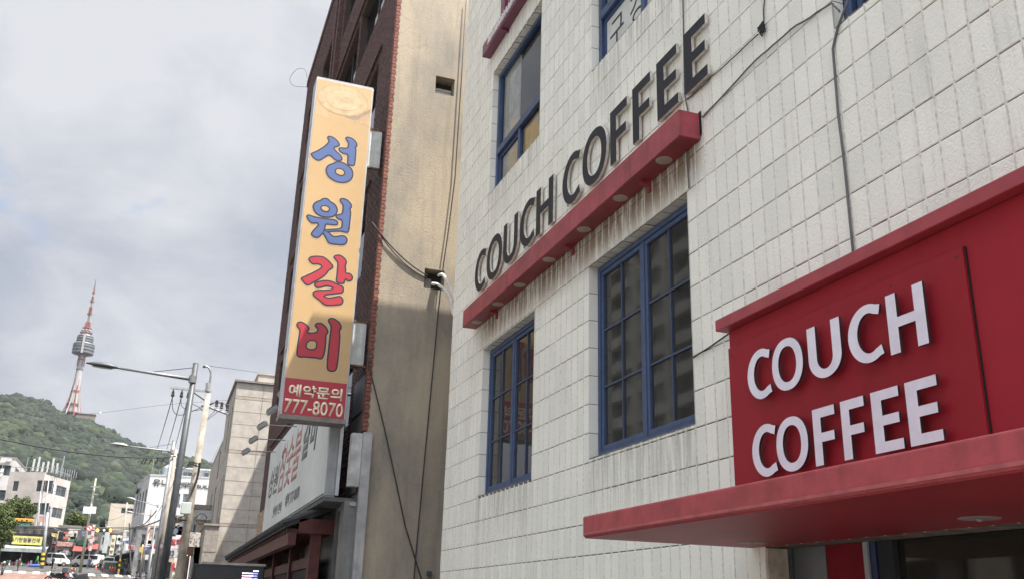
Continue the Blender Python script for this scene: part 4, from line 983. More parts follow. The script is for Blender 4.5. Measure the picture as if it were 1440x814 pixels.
for (a, b, band_) in rows_:
    for p, q in ((50.0, 52.3), (52.3, 54.7), (54.7, 57.0)):
        cells(None, (p+.012, q-.012), (a+.008, b-.008), side_w, lambda y0_, y1_, c, d: MB().box((BGX, y0_, c), (BGX+.034, y1_, d)).build('side_panel', GRB if band_ else GR, bg_))
    if b < 9.3:
        for p, q in ((57.0, 60.0), (60.0, 63.0), (63.0, 66.0), (66.0, 69.0)):
            cells(None, (p+.012, q-.012), (a+.008, b-.008), side_w, lambda y0_, y1_, c, d: MB().box((BGX, y0_, c), (BGX+.034, y1_, d)).build('side_panel', GR, bg_))
for a, b, c, d in side_w:
    MB().box((BGX+.028, a, c), (BGX+.0345, b, d)).build('strip_window', mat('dark_strip_glass', (.025, .028, .03), .15), bg_)
MB().box((2.07, 49.0, -1), (2.72, 56, 3.72)).box((2.0, 48.93, 3.73), (2.74, 56.1, 3.82)).build('entrance_block', mat('shaded_granite', (.30, .27, .24), .8, var=.15), bg_)  # granite copy with shade put into its darker colour
MB().box((2.11, 48.985, 2.5), (2.68, 48.998, 2.53)).box((2.11, 48.985, 1.4), (2.68, 48.998, 1.43)).build('block_joint', MATS['stone_joint'], bg_)
# unseen block added behind to throw the slanted shade on the beige face
hb = thing('shade_block', 'plain grey block added unseen behind the brick building to shade the beige face', 'building', (12, 38, ground(38)))
ba = 3.1
xe = 4.55 + (16.5-6.68)/3.37
MB().box((xe, 30.5, -1), (18, 48.5, 16.5)).build('wall', MATS['plain_render'], hb)
MB().box((xe-.1, 30.4, 16.5), (18.1, 48.6, 16.7)).build('roof', MATS['grey_coping'], hb)

# -- white building with dark lettering, turned towards the crossing
wb = thing('white_office_building', 'white painted corner building with dark lettering along its top beside the street lamps', 'building', (0, 150, ground(150)))
WP = mat('white_wall_far', (.64, .635, .62), .7, var=.06, scale=.6, streak=.08); GP = mat('grey_panel_far', (.47, .48, .49), .6, var=.1, scale=.5)
c0 = Vector((-2.38, 149.3, 0)); uA = Vector((11.5, -2.0, 0)).normalized(); uB = Vector((-2.0, 14.5, 0)).normalized(); zt = 18.0; zb = 4.0
wA = [(3.0, 4.6, 13.6, 15.6), (5.0, 6.3, 13.6, 15.6), (3.0, 4.6, 10.6, 12.3), (5.0, 6.3, 10.4, 12.3), (8.6, 10.4, 13.0, 15.0), (8.6, 10.4, 9.0, 11.0)]
facade(wb, 'front_wall', c0, uA, 12, zb, zt, WP, wA, .3, MATS['far_glass_sky'])
cB = c0+uB*14.6
wBs = [(2+i*3.3, 3.9+i*3.3, 12.9, 16.2) for i in range(4)] + [(3, 8, 8.8, 11.2), (9, 12.5, 8.8, 11.2), (3, 8, 5.6, 7.8)]
facade(wb, 'side_wall', cB, -uB, 14.6, zb, zt, GP, wBs, .3)
cA = c0+uA*12; P = [c0, cA, cA+uB*14.6, cB]
MB().face([(p.x, p.y, zt-.3) for p in P]).face([(cA.x, cA.y, zb), (P[2].x, P[2].y, zb), (P[2].x, P[2].y, zt), (cA.x, cA.y, zt)]).face([(P[2].x, P[2].y, zb), (P[3].x, P[3].y, zb), (P[3].x, P[3].y, zt), (P[2].x, P[2].y, zt)]).build('roof', GP, wb)
mb = MB(); nA = Vector((uA.y, -uA.x, 0))
for a, b, O, U in ((0, 12, c0, uA), (0, 14.6, cB, -uB)):
    n_ = Vector((U.y, -U.x, 0)); A, B_ = O+U*a+n_*.06, O+U*b+n_*.06; C, D = O+U*b-n_*.3, O+U*a-n_*.3
    k = len(mb.v); mb.v += [(p.x, p.y, z) for z in (zt+.002, zt+.22) for p in (A, B_, C, D)]
    for r in ((0, 3, 2, 1), (4, 5, 6, 7), (0, 1, 5, 4), (1, 2, 6, 5), (2, 3, 7, 6), (3, 0, 4, 7)): mb.f.append(tuple(k+i for i in r)); mb.m.append(0)
mb.build('parapet_cap', GP, wb)
def walltext(body, O, U, u, z, w, h, m, par, nm_='lettering', off=.02, dep=.06):
    n_ = Vector((U.y, -U.x, 0)); p = Vector(O)+U*u+n_*.02; return text(body, nm_, m, par, (p.x, p.y, z), U, Z_, w, h, dep, off)
DKL = mat('far_dark_letters', (.08, .08, .09), .6)
walltext('유니씨', c0, uA, .5, 16.5, 3.4, 1.1, DKL, wb); walltext('인테리어', c0, uA, 4.2, 16.45, 2.2, .9, DKL, wb); walltext('BUILDING', c0, uA, 6.8, 16.5, 3.6, .55, DKL, wb)
q = cB-uB*2
walltext('OFFICE', cB, -uB, 2.5, 16.8, 3.5, .7, WP, wb) if False else MB().box((q.x-.2, q.y-4, 16.5), (q.x-.02, q.y+.5, 17.3)).build('dark_sign', DKL, wb)
mb = MB(); r0 = c0+uA*4+uB*3
mb.box((r0.x, r0.y, zt-.2), (r0.x+9, r0.y+6, zt+1.6)).box((r0.x-.3, r0.y-.3, zt+1.6), (r0.x+9.4, r0.y+6.3, zt+1.8)); mb.build('roof_room', mat('pale_grey_wall', (.52, .53, .53), .7, var=.15), wb)
MB().tube([(r0.x-.9, r0.y+1, zt), (r0.x-.9, r0.y+1, zt+1.7)], 1.0, 14).tube([(r0.x-.9, r0.y+1, zt+1.7), (r0.x-.9, r0.y+1, zt+2.2)], [1.0, .4], 14).build('water_tank', mat('pale_blue_tank', (.42, .48, .52), .5), wb)
mb = MB()
for i in range(14): a = c0+uA*(.4+i*.8); mb.tube([(a.x, a.y+.4, zt), (a.x, a.y+.4, zt+.95)], .03, 4)
a, b = c0+uA*.4, c0+uA*11; mb.tube([(a.x, a.y+.4, zt+.95), (b.x, b.y+.4, zt+.95)], .03, 4); mb.build('roof_railing', GALV, wb)
MB().tube([(c0.x+.1, c0.y+3, zt), (c0.x+.1, c0.y+3, zt+3.4)], .04, 4).build('antenna', GALV, wb)
MB().box((r0.x+1, r0.y-.4, zt+.5), (r0.x+2.3, r0.y-.31, zt+1.1)).box((r0.x+4, r0.y-.4, zt+.4), (r0.x+4.7, r0.y-.31, zt+1.2)).build('roof_room_window', MATS['far_glass'], wb)

def simple_building(name, label, x0, x1, y0, y1, zt_, wall_m, rows=3, cols=4, side='r', cat='building', roofm=None, win=(.6, .5), extra=0, zb_=None):
    b = thing(name, label, cat, ((x0+x1)/2, y0, ground(y0))); zb_ = ground(y0)-.5 if zb_ is None else zb_; H = zt_-zb_
    def grid(w, c):
        o_ = []; cw = w/c; ch = (H-1.2)/rows
        for i in range(c):
            for j in range(rows): o_.append((i*cw+cw*(1-win[0])/2, i*cw+cw*(1+win[0])/2, zb_+1.0+j*ch+ch*(1-win[1])*.6, zb_+1.0+j*ch+ch*(1-win[1])*.6+ch*win[1]))
        return o_
    facade(b, 'front_wall', (x0, y0, 0), (1, 0, 0), x1-x0, zb_, zt_, wall_m, grid(x1-x0, cols))
    if side == 'r': facade(b, 'side_wall', (x1, y0+.26, 0), (0, 1, 0), y1-y0-.26, zb_, zt_, wall_m, grid(y1-y0-.26, cols)); MB().face([(x0, y0+.26, zb_), (x0, y1, zb_), (x0, y1, zt_), (x0, y0+.26, zt_)]).build('end_wall', wall_m, b)
    else: facade(b, 'side_wall', (x0, y1, 0), (0, -1, 0), y1-y0-.26, zb_, zt_, wall_m, grid(y1-y0-.26, cols)); MB().face([(x1, y0+.26, zb_), (x1, y1, zb_), (x1, y1, zt_), (x1, y0+.26, zt_)]).build('end_wall', wall_m, b)
    MB().box((x0-.1, y0-.1, zt_+.001), (x1+.1, y1+.1, zt_+.25)).build('roof', roofm or MATS['grey_coping'], b)
    return b
TAN = mat('far_tan_wall', (.46, .41, .34), .85, var=.1, scale=.4)
tb = thing('tan_building', 'low tan building with a dark strip of windows left of the white corner building', 'building', (-6, 200, ground(200)))
x0, x1 = -.0475*200, -.0265*200-.0
facade(tb, 'front_wall', (x0, 200, 0), (1, 0, 0), 5.6, .066*200, .0918*200, TAN, [(2.0, 5.2, 16.6, 17.6)])
facade(tb, 'lower_wall', (x0+.3, 200.4, 0), (1, 0, 0), 5.3, ground(200), .066*200, mat('far_dark_glazing', (.10, .115, .125), .4), [(.3, 1.7, 11.2, 12.8), (2.2, 4.6, 11.2, 12.8)])
MB().box((x0, 200.26, ground(200)), (x0+9, 215, .0918*200-.1)).build('roof', TAN, tb)

# -- left side of the street
PK = mat('far_pinkish_beige_tile', (.47, .425, .39), .8, var=.1, scale=.5, streak=.12)
lb = thing('corner_apartment_block', 'pinkish beige four storey block with telecom masts on its roof', 'building', (-20, 182, ground(182)))
p0, p1, p2 = K(22, 655, 184), K(62, 668, 178), K(100, 676, 190)
zt2 = 20.9
A, B_, C = Vector((-25.4, 181.6, 0)), Vector((-19.6, 179, 0)), Vector((-16.2, 187.5, 0))
u1, u2 = (B_-A), (C-B_); w1_, w2_ = u1.length, u2.length; u1.normalize(); u2.normalize()
zf = [5.2+i*3.75 for i in range(5)]
facade(lb, 'left_wall', A, u1, w1_, 3.5, zt2, PK, [(1.0, 2.0, zf[i]+1.2, zf[i]+2.9) for i in range(1, 4)] + [(5.2, 8.0, zf[i]+1.2, zf[i]+3.1) for i in range(1, 4)])
facade(lb, 'right_wall', B_, u2, w2_, 3.5, zt2-.3, PK, [(1.0, 3.9, zf[i]+1.2, zf[i]+2.9) for i in range(0, 4)] + [(4.6, 8.2, zf[i]+1.2, zf[i]+2.9) for i in range(0, 4)])
MB().face([(p.x, p.y, zt2-.4) for p in (A, B_, C, C+Vector((-6, 8, 0)))]).build('roof', GP, lb)
mb = MB()
for P_, Q_ in ((A, B_), (B_, C)):
    for i in range(8): r_ = P_.lerp(Q_, i/7); mb.tube([(r_.x, r_.y+.2, zt2-.3), (r_.x, r_.y+.2, zt2+.8)], .05, 4)
    mb.tube([(P_.x, P_.y+.2, zt2+.8), (Q_.x, Q_.y+.2, zt2+.8)], .06, 4)
mb.build('roof_railing', GALV, lb)
for i in range(6):
    x = B_.x-2.4+i*.72; y = B_.y+1.5+i*.25
    MB().box((x, y, zt2+.3), (x+.30, y+.25, zt2+2.3+.5*math.sin(i*2))).build('telecom_panel', mat('telecom_grey', (.45, .45, .44), .6), lb)
MB().tube([(B_.x+2.2, B_.y+2.5, zt2-.3), (B_.x+2.2, B_.y+2.5, zt2+3.3)], .10, 6).build('mast', GALV, lb)
MB().tube([(B_.x-3.4, B_.y+2.5, zt2-.3), (B_.x-3.4, B_.y+2.5, zt2+2.6)], .07, 6).build('mast', GALV, lb)
mb = MB()
for i in range(12): mb.box((B_.x+.6+i*.33, B_.y+1.2+i*.5, zt2+.1), (B_.x+.72+i*.33, B_.y+1.3+i*.5, zt2+1.2+.5*random.random()))
mb.build('small_antennas', GALV, lb)
for k, (z, m_) in enumerate(((12.7, mat('faded_pink_board', (.55, .30, .30), .7)), (9.0, mat('faded_blue_board', (.16, .30, .42), .7)), (7.4, mat('pale_board', (.6, .6, .58), .7)))):
    pA = B_+u2*(1.0+k*.9); MB().box((pA.x-.2, pA.y-.35, z), (pA.x+.9 if k != 1 else pA.x+.4, pA.y-.2, z+(1.0 if k != 1 else 3.2))).build('sign_board', m_, lb)
simple_building('leftmost_block', 'pale block with green tinted windows cut off by the left edge', -33, -.137*195, 195, 212, 24.8, mat('far_white_grey_tile', (.47, .455, .44), .8, var=.1, scale=.5), 4, 2, 'r', win=(.7, .42))
simple_building('low_white_house', 'small white house among trees at the foot of the hill', -24.5, -20.5, 262, 268, .0645*262, WP, 1, 3, 'r', win=(.6, .4))
# -- row of shop buildings across the junction
YEL_F = mat('far_yellow_banner', (.60, .55, .16), .6, var=.1); GRN_A = mat('grey_green_awning', (.30, .335, .325), .7, var=.2, scale=1)
g165 = ground(160)
sh = thing('hardware_stall', 'open hardware shop with grey awning under a yellow Korean banner', 'shop', (-19, 162, g165))
MB().box((-24, 164.0, g165-.5), (-15.7, 169, g165+4.6)).build('back_room', mat('dark_shop_interior', (.05, .048, .045), .9, var=.4, scale=1), sh)
o = MB(); o.prism([(162.0, g165+2.75), (164.2, g165+3.25), (164.2, g165+3.2), (162.0, g165+2.70)], (-25.2, 0, 0), Y_, Z_, (9.6, 0, 0)); o.build('awning', GRN_A, sh)
MB().box((-25.2, 161.98, g165+2.2), (-15.6, 162.03, g165+2.72)).build('awning_valance', GRN_A, sh)
bx0, bx1 = K(15, 770, 163.6).x, K(57, 771, 163.6).x
MB().box((bx0, 163.6, g165+3.35), (bx1, 163.75, g165+4.6)).build('banner', YEL_F, sh)
text('기현철물건재', 'banner_lettering', mat('far_blue_letters', (.05, .06, .22), .6), sh, (bx0+.3, 163.58, g165+3.75), X_, Z_, bx1-bx0-.6, .62, .03, .0)
MB().box((-25, 163.9, g165+4.6), (-15.7, 169, g165+5.0)).box((-25.3, 163.3, g165+5.9), (-13.5, 169, g165+6.15)).build('flat_roof', mat('dark_flat_roof', (.07, .075, .08), .8), sh)
MB().box((-24.6, 164.2, g165+5.0), (-15.9, 168, g165+5.9)).build('upper_strip', mat('pale_upper_strip', (.48, .47, .45), .8, var=.5, scale=1.2), sh)
for x in (-24.6, -21.8, -18.9, -15.9): MB().tube([(x, 162.1, g165-.4), (x, 162.1, g165+2.7)], .06, 6).build('awning_post', DKSTEEL, sh)
cols = [(.55, .5, .42), (.10, .22, .45), (.5, .08, .07), (.6, .6, .58), (.35, .28, .18), (.12, .3, .14)]
for i in range(26):
    c = cols[i % 6]; x = -24.2+i*.32; h = random.uniform(.25, .9)
    mB = MB(); z_ = ground(162.6); w = random.uniform(.12, .2); mB.tube([(x, 162.7+random.uniform(-.3, .5), z_), (x, 162.7, z_+h*.9), (x, 162.7, z_+h)], [w, w*.9, w*.4], 8)
    tag(mB.build('stall_goods', mat('goods_%d' % (i % 6), c, .7)), ('tall' if h > .58 else 'low')+' '+['cream', 'blue', 'red', 'grey', 'brown', 'green'][i % 6]+' canister under the grey awning, '+['at the far left', 'left of the first post', 'just left of the middle', 'just right of the middle', 'near the last post'][min(4, i//6)]+' of the stall', 'canister')
for o in [o for o in bpy.data.objects if o.name.startswith('stall_goods')]: o['group'] = 'goods in front of the hardware stall'
MB_ = MB().box((-17.6, 161.0, ground(161)), (-15.95, 161.9, ground(161)+.42)); tag(bevel(MB_.build('blue_tarp_pile', mat('blue_tarp', (.06, .12, .38), .7)), .15, 2), 'low pile under a blue tarpaulin beside the striped pole base', 'tarpaulin')

simple_building('beige_shop_building', 'small beige shop building with pink signs right of the striped pole', -15.4, -12.2, 172, 180, ground(172)+6.2, mat('far_cream_wall', (.58, .52, .46), .85, var=.2, scale=.8), 2, 2, 'r', win=(.5, .35))
MBP = mat('pink_sign_board', (.58, .33, .30), .7, var=.3, scale=3)
for i, (x, z, w, h, c, lab) in enumerate([(-15.2, 3.1, 3.2, .7, MBP, 'long pink sign strip on the beige shop building'), (-15.1, 5.1, 1.3, .7, mat('orange_sign', (.45, .15, .09), .7), 'orange red sign at the top of the beige shop building'), (-15.1, 4.2, 1.5, .4, MATS['orange_sign'], 'narrow orange sign under the orange red sign'), (-13.4, 3.8, 1.2, .5, mat('green_sign', (.06, .19, .13), .7), 'green sign board above the red awning')]):
    tag(bevel(MB().box((x, 171.3, ground(171)+z), (x+w, 171.55, ground(171)+z+h)).build('shop_sign', c), .03), lab, 'sign')
ra = thing('dark_shop', 'dark shop with sloping dull red awnings at the centre of the crossing', 'shop', (-10.8, 168, ground(168)))
GB = ground(168)
MB().box((-12.2, 168.6, GB-.4), (-8.9, 175, GB+5.6)).build('shop_body', mat('dark_grey_green_wall', (.10, .115, .11), .85, var=.3, scale=.8), ra)
o = MB(); o.prism([(0, 0), (1.9, .9), (1.9, 1.0), (0, .1)], (-12.4, 166.8, GB+2.3), Y_, Z_, (1.9, 0, 0)); o.build('awning', mat('dull_red_awning', (.24, .055, .05), .7, var=.2, scale=2), ra)
o = MB(); o.prism([(0, 0), (1.9, .9), (1.9, 1.0), (0, .1)], (-10.3, 166.6, GB+2.7), Y_, Z_, (1.5, 0, 0)); o.build('awning', MATS['dull_red_awning'], ra)
MB().box((-11.9, 168.4, GB+3.4), (-10.4, 168.59, GB+4.1)).build('green_board', MATS['green_sign'], ra)
MB().tube([(-10.9, 168.3, GB+1.6), (-10.9, 168.5, GB+1.6)], .33, 14).build('round_sign', WHITE, ra)
sg = [(-9.6, 162, 3.6, .55, 3.9, (.62, .50, .50), 'tall narrow pinkish sign tower beside the round prohibition sign'), (-7.9, 170, 3.3, .95, 4.2, (.45, .49, .50), 'pale grey green upright board behind the amber signals'), (-6.75, 168, 3.0, .85, 3.1, (.66, .60, .42), 'cream upright sign with three dark Korean letters'), (-5.6, 168, 3.1, .45, 3.0, (.55, .56, .58), 'slim upright sign with mixed print right of the cream sign'), (-4.35, 168, 3.1, 1.9, 2.4, (.40, .46, .47), 'large grey green sign board with a blue strip on top')]
for x, y, z, w, h, c, lab in sg:
    w *= .76; z0 = ground(y)+z-1.0; s_ = thing('upright_sign', lab, 'sign', (x, y, z0))
    bevel(MB().box((x-w/2, y, z0), (x+w/2, y+.25, z0+h)).build('board', mat('board_%d' % int(abs(x*10)), c, .6, var=.12, scale=1.5), s_), .03)
    MB().tube([(x, y+.12, ground(y)), (x, y+.12, z0)], .07, 6).build('post', GALV, s_)
    if 'cream' in lab:
        for k, ch in enumerate('만대방'): text(ch, 'sign_lettering', DKL, s_, (x-.21, y-.002, z0+2.1-k*.9), X_, Z_, .42, .5, .02, .03)
    elif 'blue strip' in lab:
        MB().box((x-.55, y-.03, z0+1.95), (x+.45, y-.001, z0+2.28)).build('blue_strip', mat('strip_blue', (.08, .10, .36), .6), s_)
        for k in range(4): MB().box((x-.55, y-.02, z0+.25+k*.3), (x+.55-.2*(k % 2), y-.001, z0+.31+k*.3)).build('print_line', mat('print_grey', (.2, .22, .22), .6), s_)
    elif 'mixed' in lab:
        for k in range(7): MB().box((x-.14, y-.02, z0+.15+k*.4), (x+.14, y-.001, z0+.40+k*.4)).build('print_block', [DKL, S_RED, MATS['strip_blue'] if 'strip_blue' in MATS else DKL][k % 3], s_)
    elif 'pinkish' in lab:
        for k, c2_ in enumerate(((.55, .3, .3), (.6, .15, .15), (.25, .22, .22))): MB().tube([(x, y-.03, z0+3.2-k*1.1), (x, y-.001, z0+3.2-k*1.1)], .2, 12).build('round_print', mat('rp%d' % k, c2_, .6), s_)
simple_building('grey_back_shop', 'grey shop building behind the upright signs at the crossing', -9.0, -2.8, 174, 184, ground(174)+5.6, mat('far_grey_wall', (.34, .34, .33), .85, var=.3, scale=.7), 2, 4, 'r')
simple_building('flat_dark_roof_building', 'low building with a dark flat roof below the hill at the centre', -17.5, -8.2, 190, 198, ground(190)+6.2, mat('far_green_grey', (.22, .25, .25), .85, var=.25, scale=.5), 2, 5, 'r')
simple_building('pale_hillside_house', 'pale pink house with cluttered roof above the amber signals', -10.6, -7.6, 215, 222, .0735*215, mat('far_pink_wall', (.55, .44, .41), .85, var=.3, scale=.9), 2, 2, 'r')
# dark awning shop on the right side before the white building
rs = thing('black_front_shop', 'black fronted shop with projecting dark awning at the foot of the white corner building', 'shop', (-3.6, 152, ground(152)))
GA = ground(150)
facade(rs, 'front', (-4.6, 166.5, 0), (.13, -.99, 0), 17, GA-.3, GA+2.6, mat('black_shop_front', (.025, .026, .028), .4, var=.3), [(1+i*2.6, 2.9+i*2.6, GA+.2, GA+2.2) for i in range(6)])
o = MB(); o.prism([(-5.6, GA+2.5), (-2.6, GA+3.4), (-2.6, GA+3.5), (-5.6, GA+2.6)], (0, 149.6, 0), X_, Z_, (0, 16, 0)); o.build('awning', mat('dark_grey_awning', (.09, .095, .105), .6, var=.15), rs)
MB().box((-3.9, 148.9, GA+3.5), (-3.0, 149.3, GA+4.1)).build('round_red_sign', mat('red_white_sign', (.6, .25, .25), .6, var=.7, scale=3), rs)

# ================================================================== poles, lamps, wires
def lamp_head(par, P, dr, L_=.95, m=DKSTEEL):
    P = Vector(P); d = Vector(dr).normalized(); s = Y_.cross(d).normalized()
    pts = [P, P+d*.06*L_, P+d*.3*L_, P+d*.7*L_, P+d*L_]; rs = [.05, .09, .17, .14, .03]
    mb = MB(); k = 0; rings = []
    for p, r in zip(pts, rs):
        ring = []
        for j in range(14):
            a = 2*math.pi*j/14; v = p+Y_*math.cos(a)*r+Z_*math.sin(a)*r*(.75 if math.sin(a) > 0 else .42); ring.append(len(mb.v)); mb.v.append(tuple(v))
        rings.append(ring)
    for A, B_ in zip(rings, rings[1:]):
        for j in range(14): mb.f.append((A[j], A[(j+1) % 14], B_[(j+1) % 14], B_[j])); mb.m.append(0)
    mb.f.append(tuple(rings[0])); mb.f.append(tuple(rings[-1])); mb.m += [0, 0]
    h = mb.build('lamp_head', m, par, smooth=True)
    mb = MB(); c = P+d*.48*L_-Z_*.075
    mb.face([tuple(c+d*(math.cos(2*math.pi*j/14))*.34*L_+Y_*math.sin(2*math.pi*j/14)*.13) for j in range(14)]); mb.build('lens', mat('lamp_lens', (.22, .22, .21), .25), h)
def street_lamp(label, px, py, bx, by, y, hx, hy, r, m, arm_m, brace=True, ax=None, ay=None, base=True, L_=.95):
    T = K(px, py, y); Bm = K(bx, by, y); t = (T-Bm).normalized(); zb_ = ground(y)+.13; Bt = Bm + t*((zb_-Bm.z)/t.z)
    Bt.x = T.x + (Bt.x-T.x); s_ = thing('street_lamp', label, 'street lamp', Bt, None)
    mb = MB().tube([Bt, Bt.lerp(T, .5), T], [r*1.25, r*1.1, r*.9], 14); mb.build('pole', m, s_, smooth=True)
    MB().tube([T+Z_*.001, T+Z_*.03], r*.92, 14).build('cap', arm_m, s_)
    A0 = K(ax, ay, y); H = K(hx, hy, y)
    MB().tube([A0, H], [r*.62, r*.42], 10).build('arm', arm_m, s_, smooth=True)
    MB().tube([A0-Z_*r*1.2, A0+Z_*r*1.2], r*1.25, 14).build('clamp', arm_m, s_)
    if brace: MB().tube([T-Z_*.12, A0.lerp(H, .58)+Z_*.04], r*.13, 6).build('tie_rod', DKSTEEL, s_)
    d = (H-A0).normalized(); MB().tube([H-d*.02, H+d*.12], r*.35, 8).build('spigot', DKSTEEL, s_); lamp_head(s_, H+d*.1, d, L_, DKSTEEL if m is DKSTEEL else GALV)
    if base: MB().tube([Bt, Bt+Z_*.35], r*1.7, 14).build('base_collar', DKSTEEL, s_)
    return s_
street_lamp('tall dark grey street lamp in front, with long arm reaching left', 275.3, 511.6, 227.8, 812.7, 34, 170, 517.5, .105, DKSTEEL, mat('arm_grey_steel', (.27, .28, .29), .5, .4, var=.1), True, 271, 533, L_=1.02)
street_lamp('pale steel street lamp just behind the dark one, arm reaching left at mid height', 244.7, 620, 215, 812, 54, 183, 627, .095, GALV, LTGREY, True, 242.5, 634.5, L_=.95)
street_lamp('small far street lamp whose arm ends over the white building corner', 223, 706, 205.5, 812, 88, 193, 703, .075, GALV, LTGREY, False, 222, 711, L_=.8)
street_lamp('smallest far street lamp on a brown pole by the white building', 213, 716, 196, 812, 108, 189, 720.5, .09, mat('brown_pole', (.26, .20, .17), .8), LTGREY, False, 212, 724, L_=.8)
def pole(name, label, tx, ty, bx, by, y, r0, r1, m=CPOLE, cat='utility pole', grp=None, tape=False):
    T = K(tx, ty, y); Bm = K(bx, by, y); t = (T-Bm).normalized(); zb_ = ground(y)+(.13 if T.x > -.5 else 0); Bt = Bm + t*((zb_-Bm.z)/t.z)
    s_ = thing(name, label, cat, Bt, grp); MB().tube([Bt, T], [r0, r1], 12).build('pole', m, s_, smooth=True)
    if tape:
        yl = mat('hazard_yellow', (.70, .48, .03), .6); n = 5
        for i in range(n):
            a = Bt+t*(.5+i*.34); MB().tube([a, a+t*.34], r0*1.06, 12).build('tape_band', yl if i % 2 == 0 else BLACK, s_)
    return s_, Bt, T
up2, pB, pT = pole('utility_pole', 'tall beige concrete utility pole with transformer box and insulators right of the dark lamp', 293, 553, 251, 814, 42, .20, .115)
yq = 42
MB().tube(arc_pts([K(293, 553, yq), K(295, 538, yq), K(296.5, 524, yq), K(293, 516, yq), K(287, 514.5, yq)], 6), .045, 8).build('hook_pipe', GALV, up2)
MB().tube([K(285.5, 514.5, yq), K(289, 514.8, yq)], .07, 8).build('hook_head', DKSTEEL, up2)
MB().tube([K(293, 538, yq), K(291.8, 550, yq)], .10, 8).build('pole_cap', LTGREY, up2)
a, b = K(240, 544.5, yq), K(297, 548.5, yq); mb = MB().box((a.x, yq-.04, a.z-.05), (b.x, yq+.04, a.z+.04)); mb.build('crossarm', LTGREY, up2)
zA = a.z
INS = mat('brown_black_insulator', (.05, .04, .04), .35)
ip = []
for px in (243.7, 256, 265.5):
    x = K(px, 550, yq).x; MB().tube([(x, yq, zA-.05), (x, yq, zA-.13), (x, yq, zA-.15), (x, yq, zA-.3), (x, yq, zA-.32), (x, yq, zA-.40)], [.02, .03, .055, .06, .09, .03], 10).build('insulator', INS, up2); ip.append(Vector((x, yq, zA-.42)))
c1, c2 = K(291, 571, yq), K(320, 582, yq); c2 = Vector((c2.x, yq-.9, c2.z)); c2 = K(320, 582, yq)
MB().tube([c1, c2], .045, 6).build('raking_arm', LTGREY, up2); MB().tube([K(283, 570, yq), K(297, 572.5, yq)], .04, 6).build('short_arm', DKSTEEL, up2)
MB().tube([K(290, 590, yq), K(303, 576, yq)], .02, 5).tube([K(289, 592, yq), K(308, 577, yq)], .02, 5).build('arm_brace', GALV, up2)
MB().tube([K(272, 551, yq), K(289, 563, yq)], .035, 6).build('stay', DKSTEEL, up2)
jp = []
for px, py in ((305, 566), (312, 569), (320, 572)):
    p = K(px, py, yq); MB().tube([p-Z_*.17, p-Z_*.13, p-Z_*.1, p+Z_*.1, p+Z_*.13], [.03, .09, .06, .06, .03], 10).build('insulator', INS, up2); jp.append(p+Z_*.12)
    MB().tube([p-Z_*.17, Vector((p.x, yq, p.z-.32))], .012, 5).build('pin', GALV, up2)
bx_ = K(262, 712, yq); 
o = MB().box((K(253, 722, yq).x, yq-.75, K(262, 724, yq).z), (K(267, 722, yq).x, yq-.28, K(262, 708, yq).z)); bevel(o.build('transformer_box', mat('pale_green_grey_box', (.50, .55, .53), .5, var=.08), up2), .02)
MB().box((K(251.5, 712, yq).x, yq-.7, K(262, 716, yq).z), (K(252.9, 712, yq).x, yq-.5, K(262, 711, yq).z)).build('box_bushing', INS, up2)
# tangled cables and coil on the pole
def tangle(name, label, c, sx, sz, n, r, seed):
    rnd = random.Random(seed); pts = [Vector((c.x+rnd.gauss(0, sx), c.y+rnd.gauss(0, .12), c.z+rnd.gauss(0, sz))) for _ in range(n)]
    return tag(MB().tube(arc_pts(pts, 4), r, 5).build(name, CAB), label, 'cables')
tangle('cable_bundle', 'black tangle of cable splices below the pale box on the concrete pole', K(248, 730, 41.5), .20, .12, 16, .024, 3)
tangle('cable_bundle', 'lower black knot of cables left of the concrete pole', K(246, 742, 41.5), .13, .10, 12, .024, 5)
tangle('cable_bundle', 'dark cable wrapped round the concrete pole above the box', K(274, 652, 41.6), .13, .08, 10, .02, 9)
cc = K(283, 729, 44); tag(MB().tube([cc+Vector((math.cos(a)*.22, math.sin(a*7)*.02, math.sin(a)*.22)) for a in [i*.35 for i in range(37)]], .022, 6).build('cable_coil', CAB), 'hanging black cable coil between the concrete pole and the beige building', 'cable')
def run(label, pts, r=.018, nm_='overhead_wire', grp='overhead wires along the street', m=CAB):
    return tag(MB().tube(arc_pts([K(*p) for p in pts], 5), r, 5).build(nm_, m), label, 'wire', grp)
for i, (p, q) in enumerate(zip(ip, ((217, 640), (231, 640), (243, 636)))):
    e = K(q[0], q[1], 100)
    tag(MB().tube(sag(p, e, .35), .02, 5).build('power_line', CAB), ['left', 'middle', 'right'][i]+' power line slanting down the street from the hanging insulators', 'wire', 'power lines from the crossarm')
for i, (px, py, jq) in enumerate(((243.7, 577, 0), (256, 571, 1), (268, 566, 2))):
    a = K(px, py, yq); tag(MB().tube(arc_pts([ip[i], a, K(px+12, py+6, yq), K(286, 571+i*3, yq), K(298, 568-i, yq), jp[i]], 5), .014, 5).build('jumper_wire', CAB), ['lowest', 'middle', 'upper'][i]+' looping jumper wire across the concrete pole head', 'wire', 'jumper wires on the pole')
run('thick dark cable sagging across the hill from the left edge to the pale lamp', [(-60, 606, 44), (0, 617, 45), (79, 631.7, 48), (158, 641, 51), (219, 643, 53), (247, 641, 54)], .035)
run('thin wire across the sky below the tower carrying a white marker ball', [(-80, 594, 300), (0, 590, 300), (60, 584.5, 300), (141, 580, 300), (250, 567, 300), (420, 556, 300)], .045)
bq = K(141, 580, 300); tag(MB().tube([bq-X_*.28, bq-X_*.2, bq, bq+X_*.2, bq+X_*.28], [.05, .2, .28, .2, .05], 12).build('marker_ball', WHITE, None, smooth=True), 'white marker ball on the thin wire below the tower', 'marker')
run('fine wire from the hook pipe to the beige building', [(289, 513.5, 42), (335, 519.5, 49), (380, 526, 60)], .010)
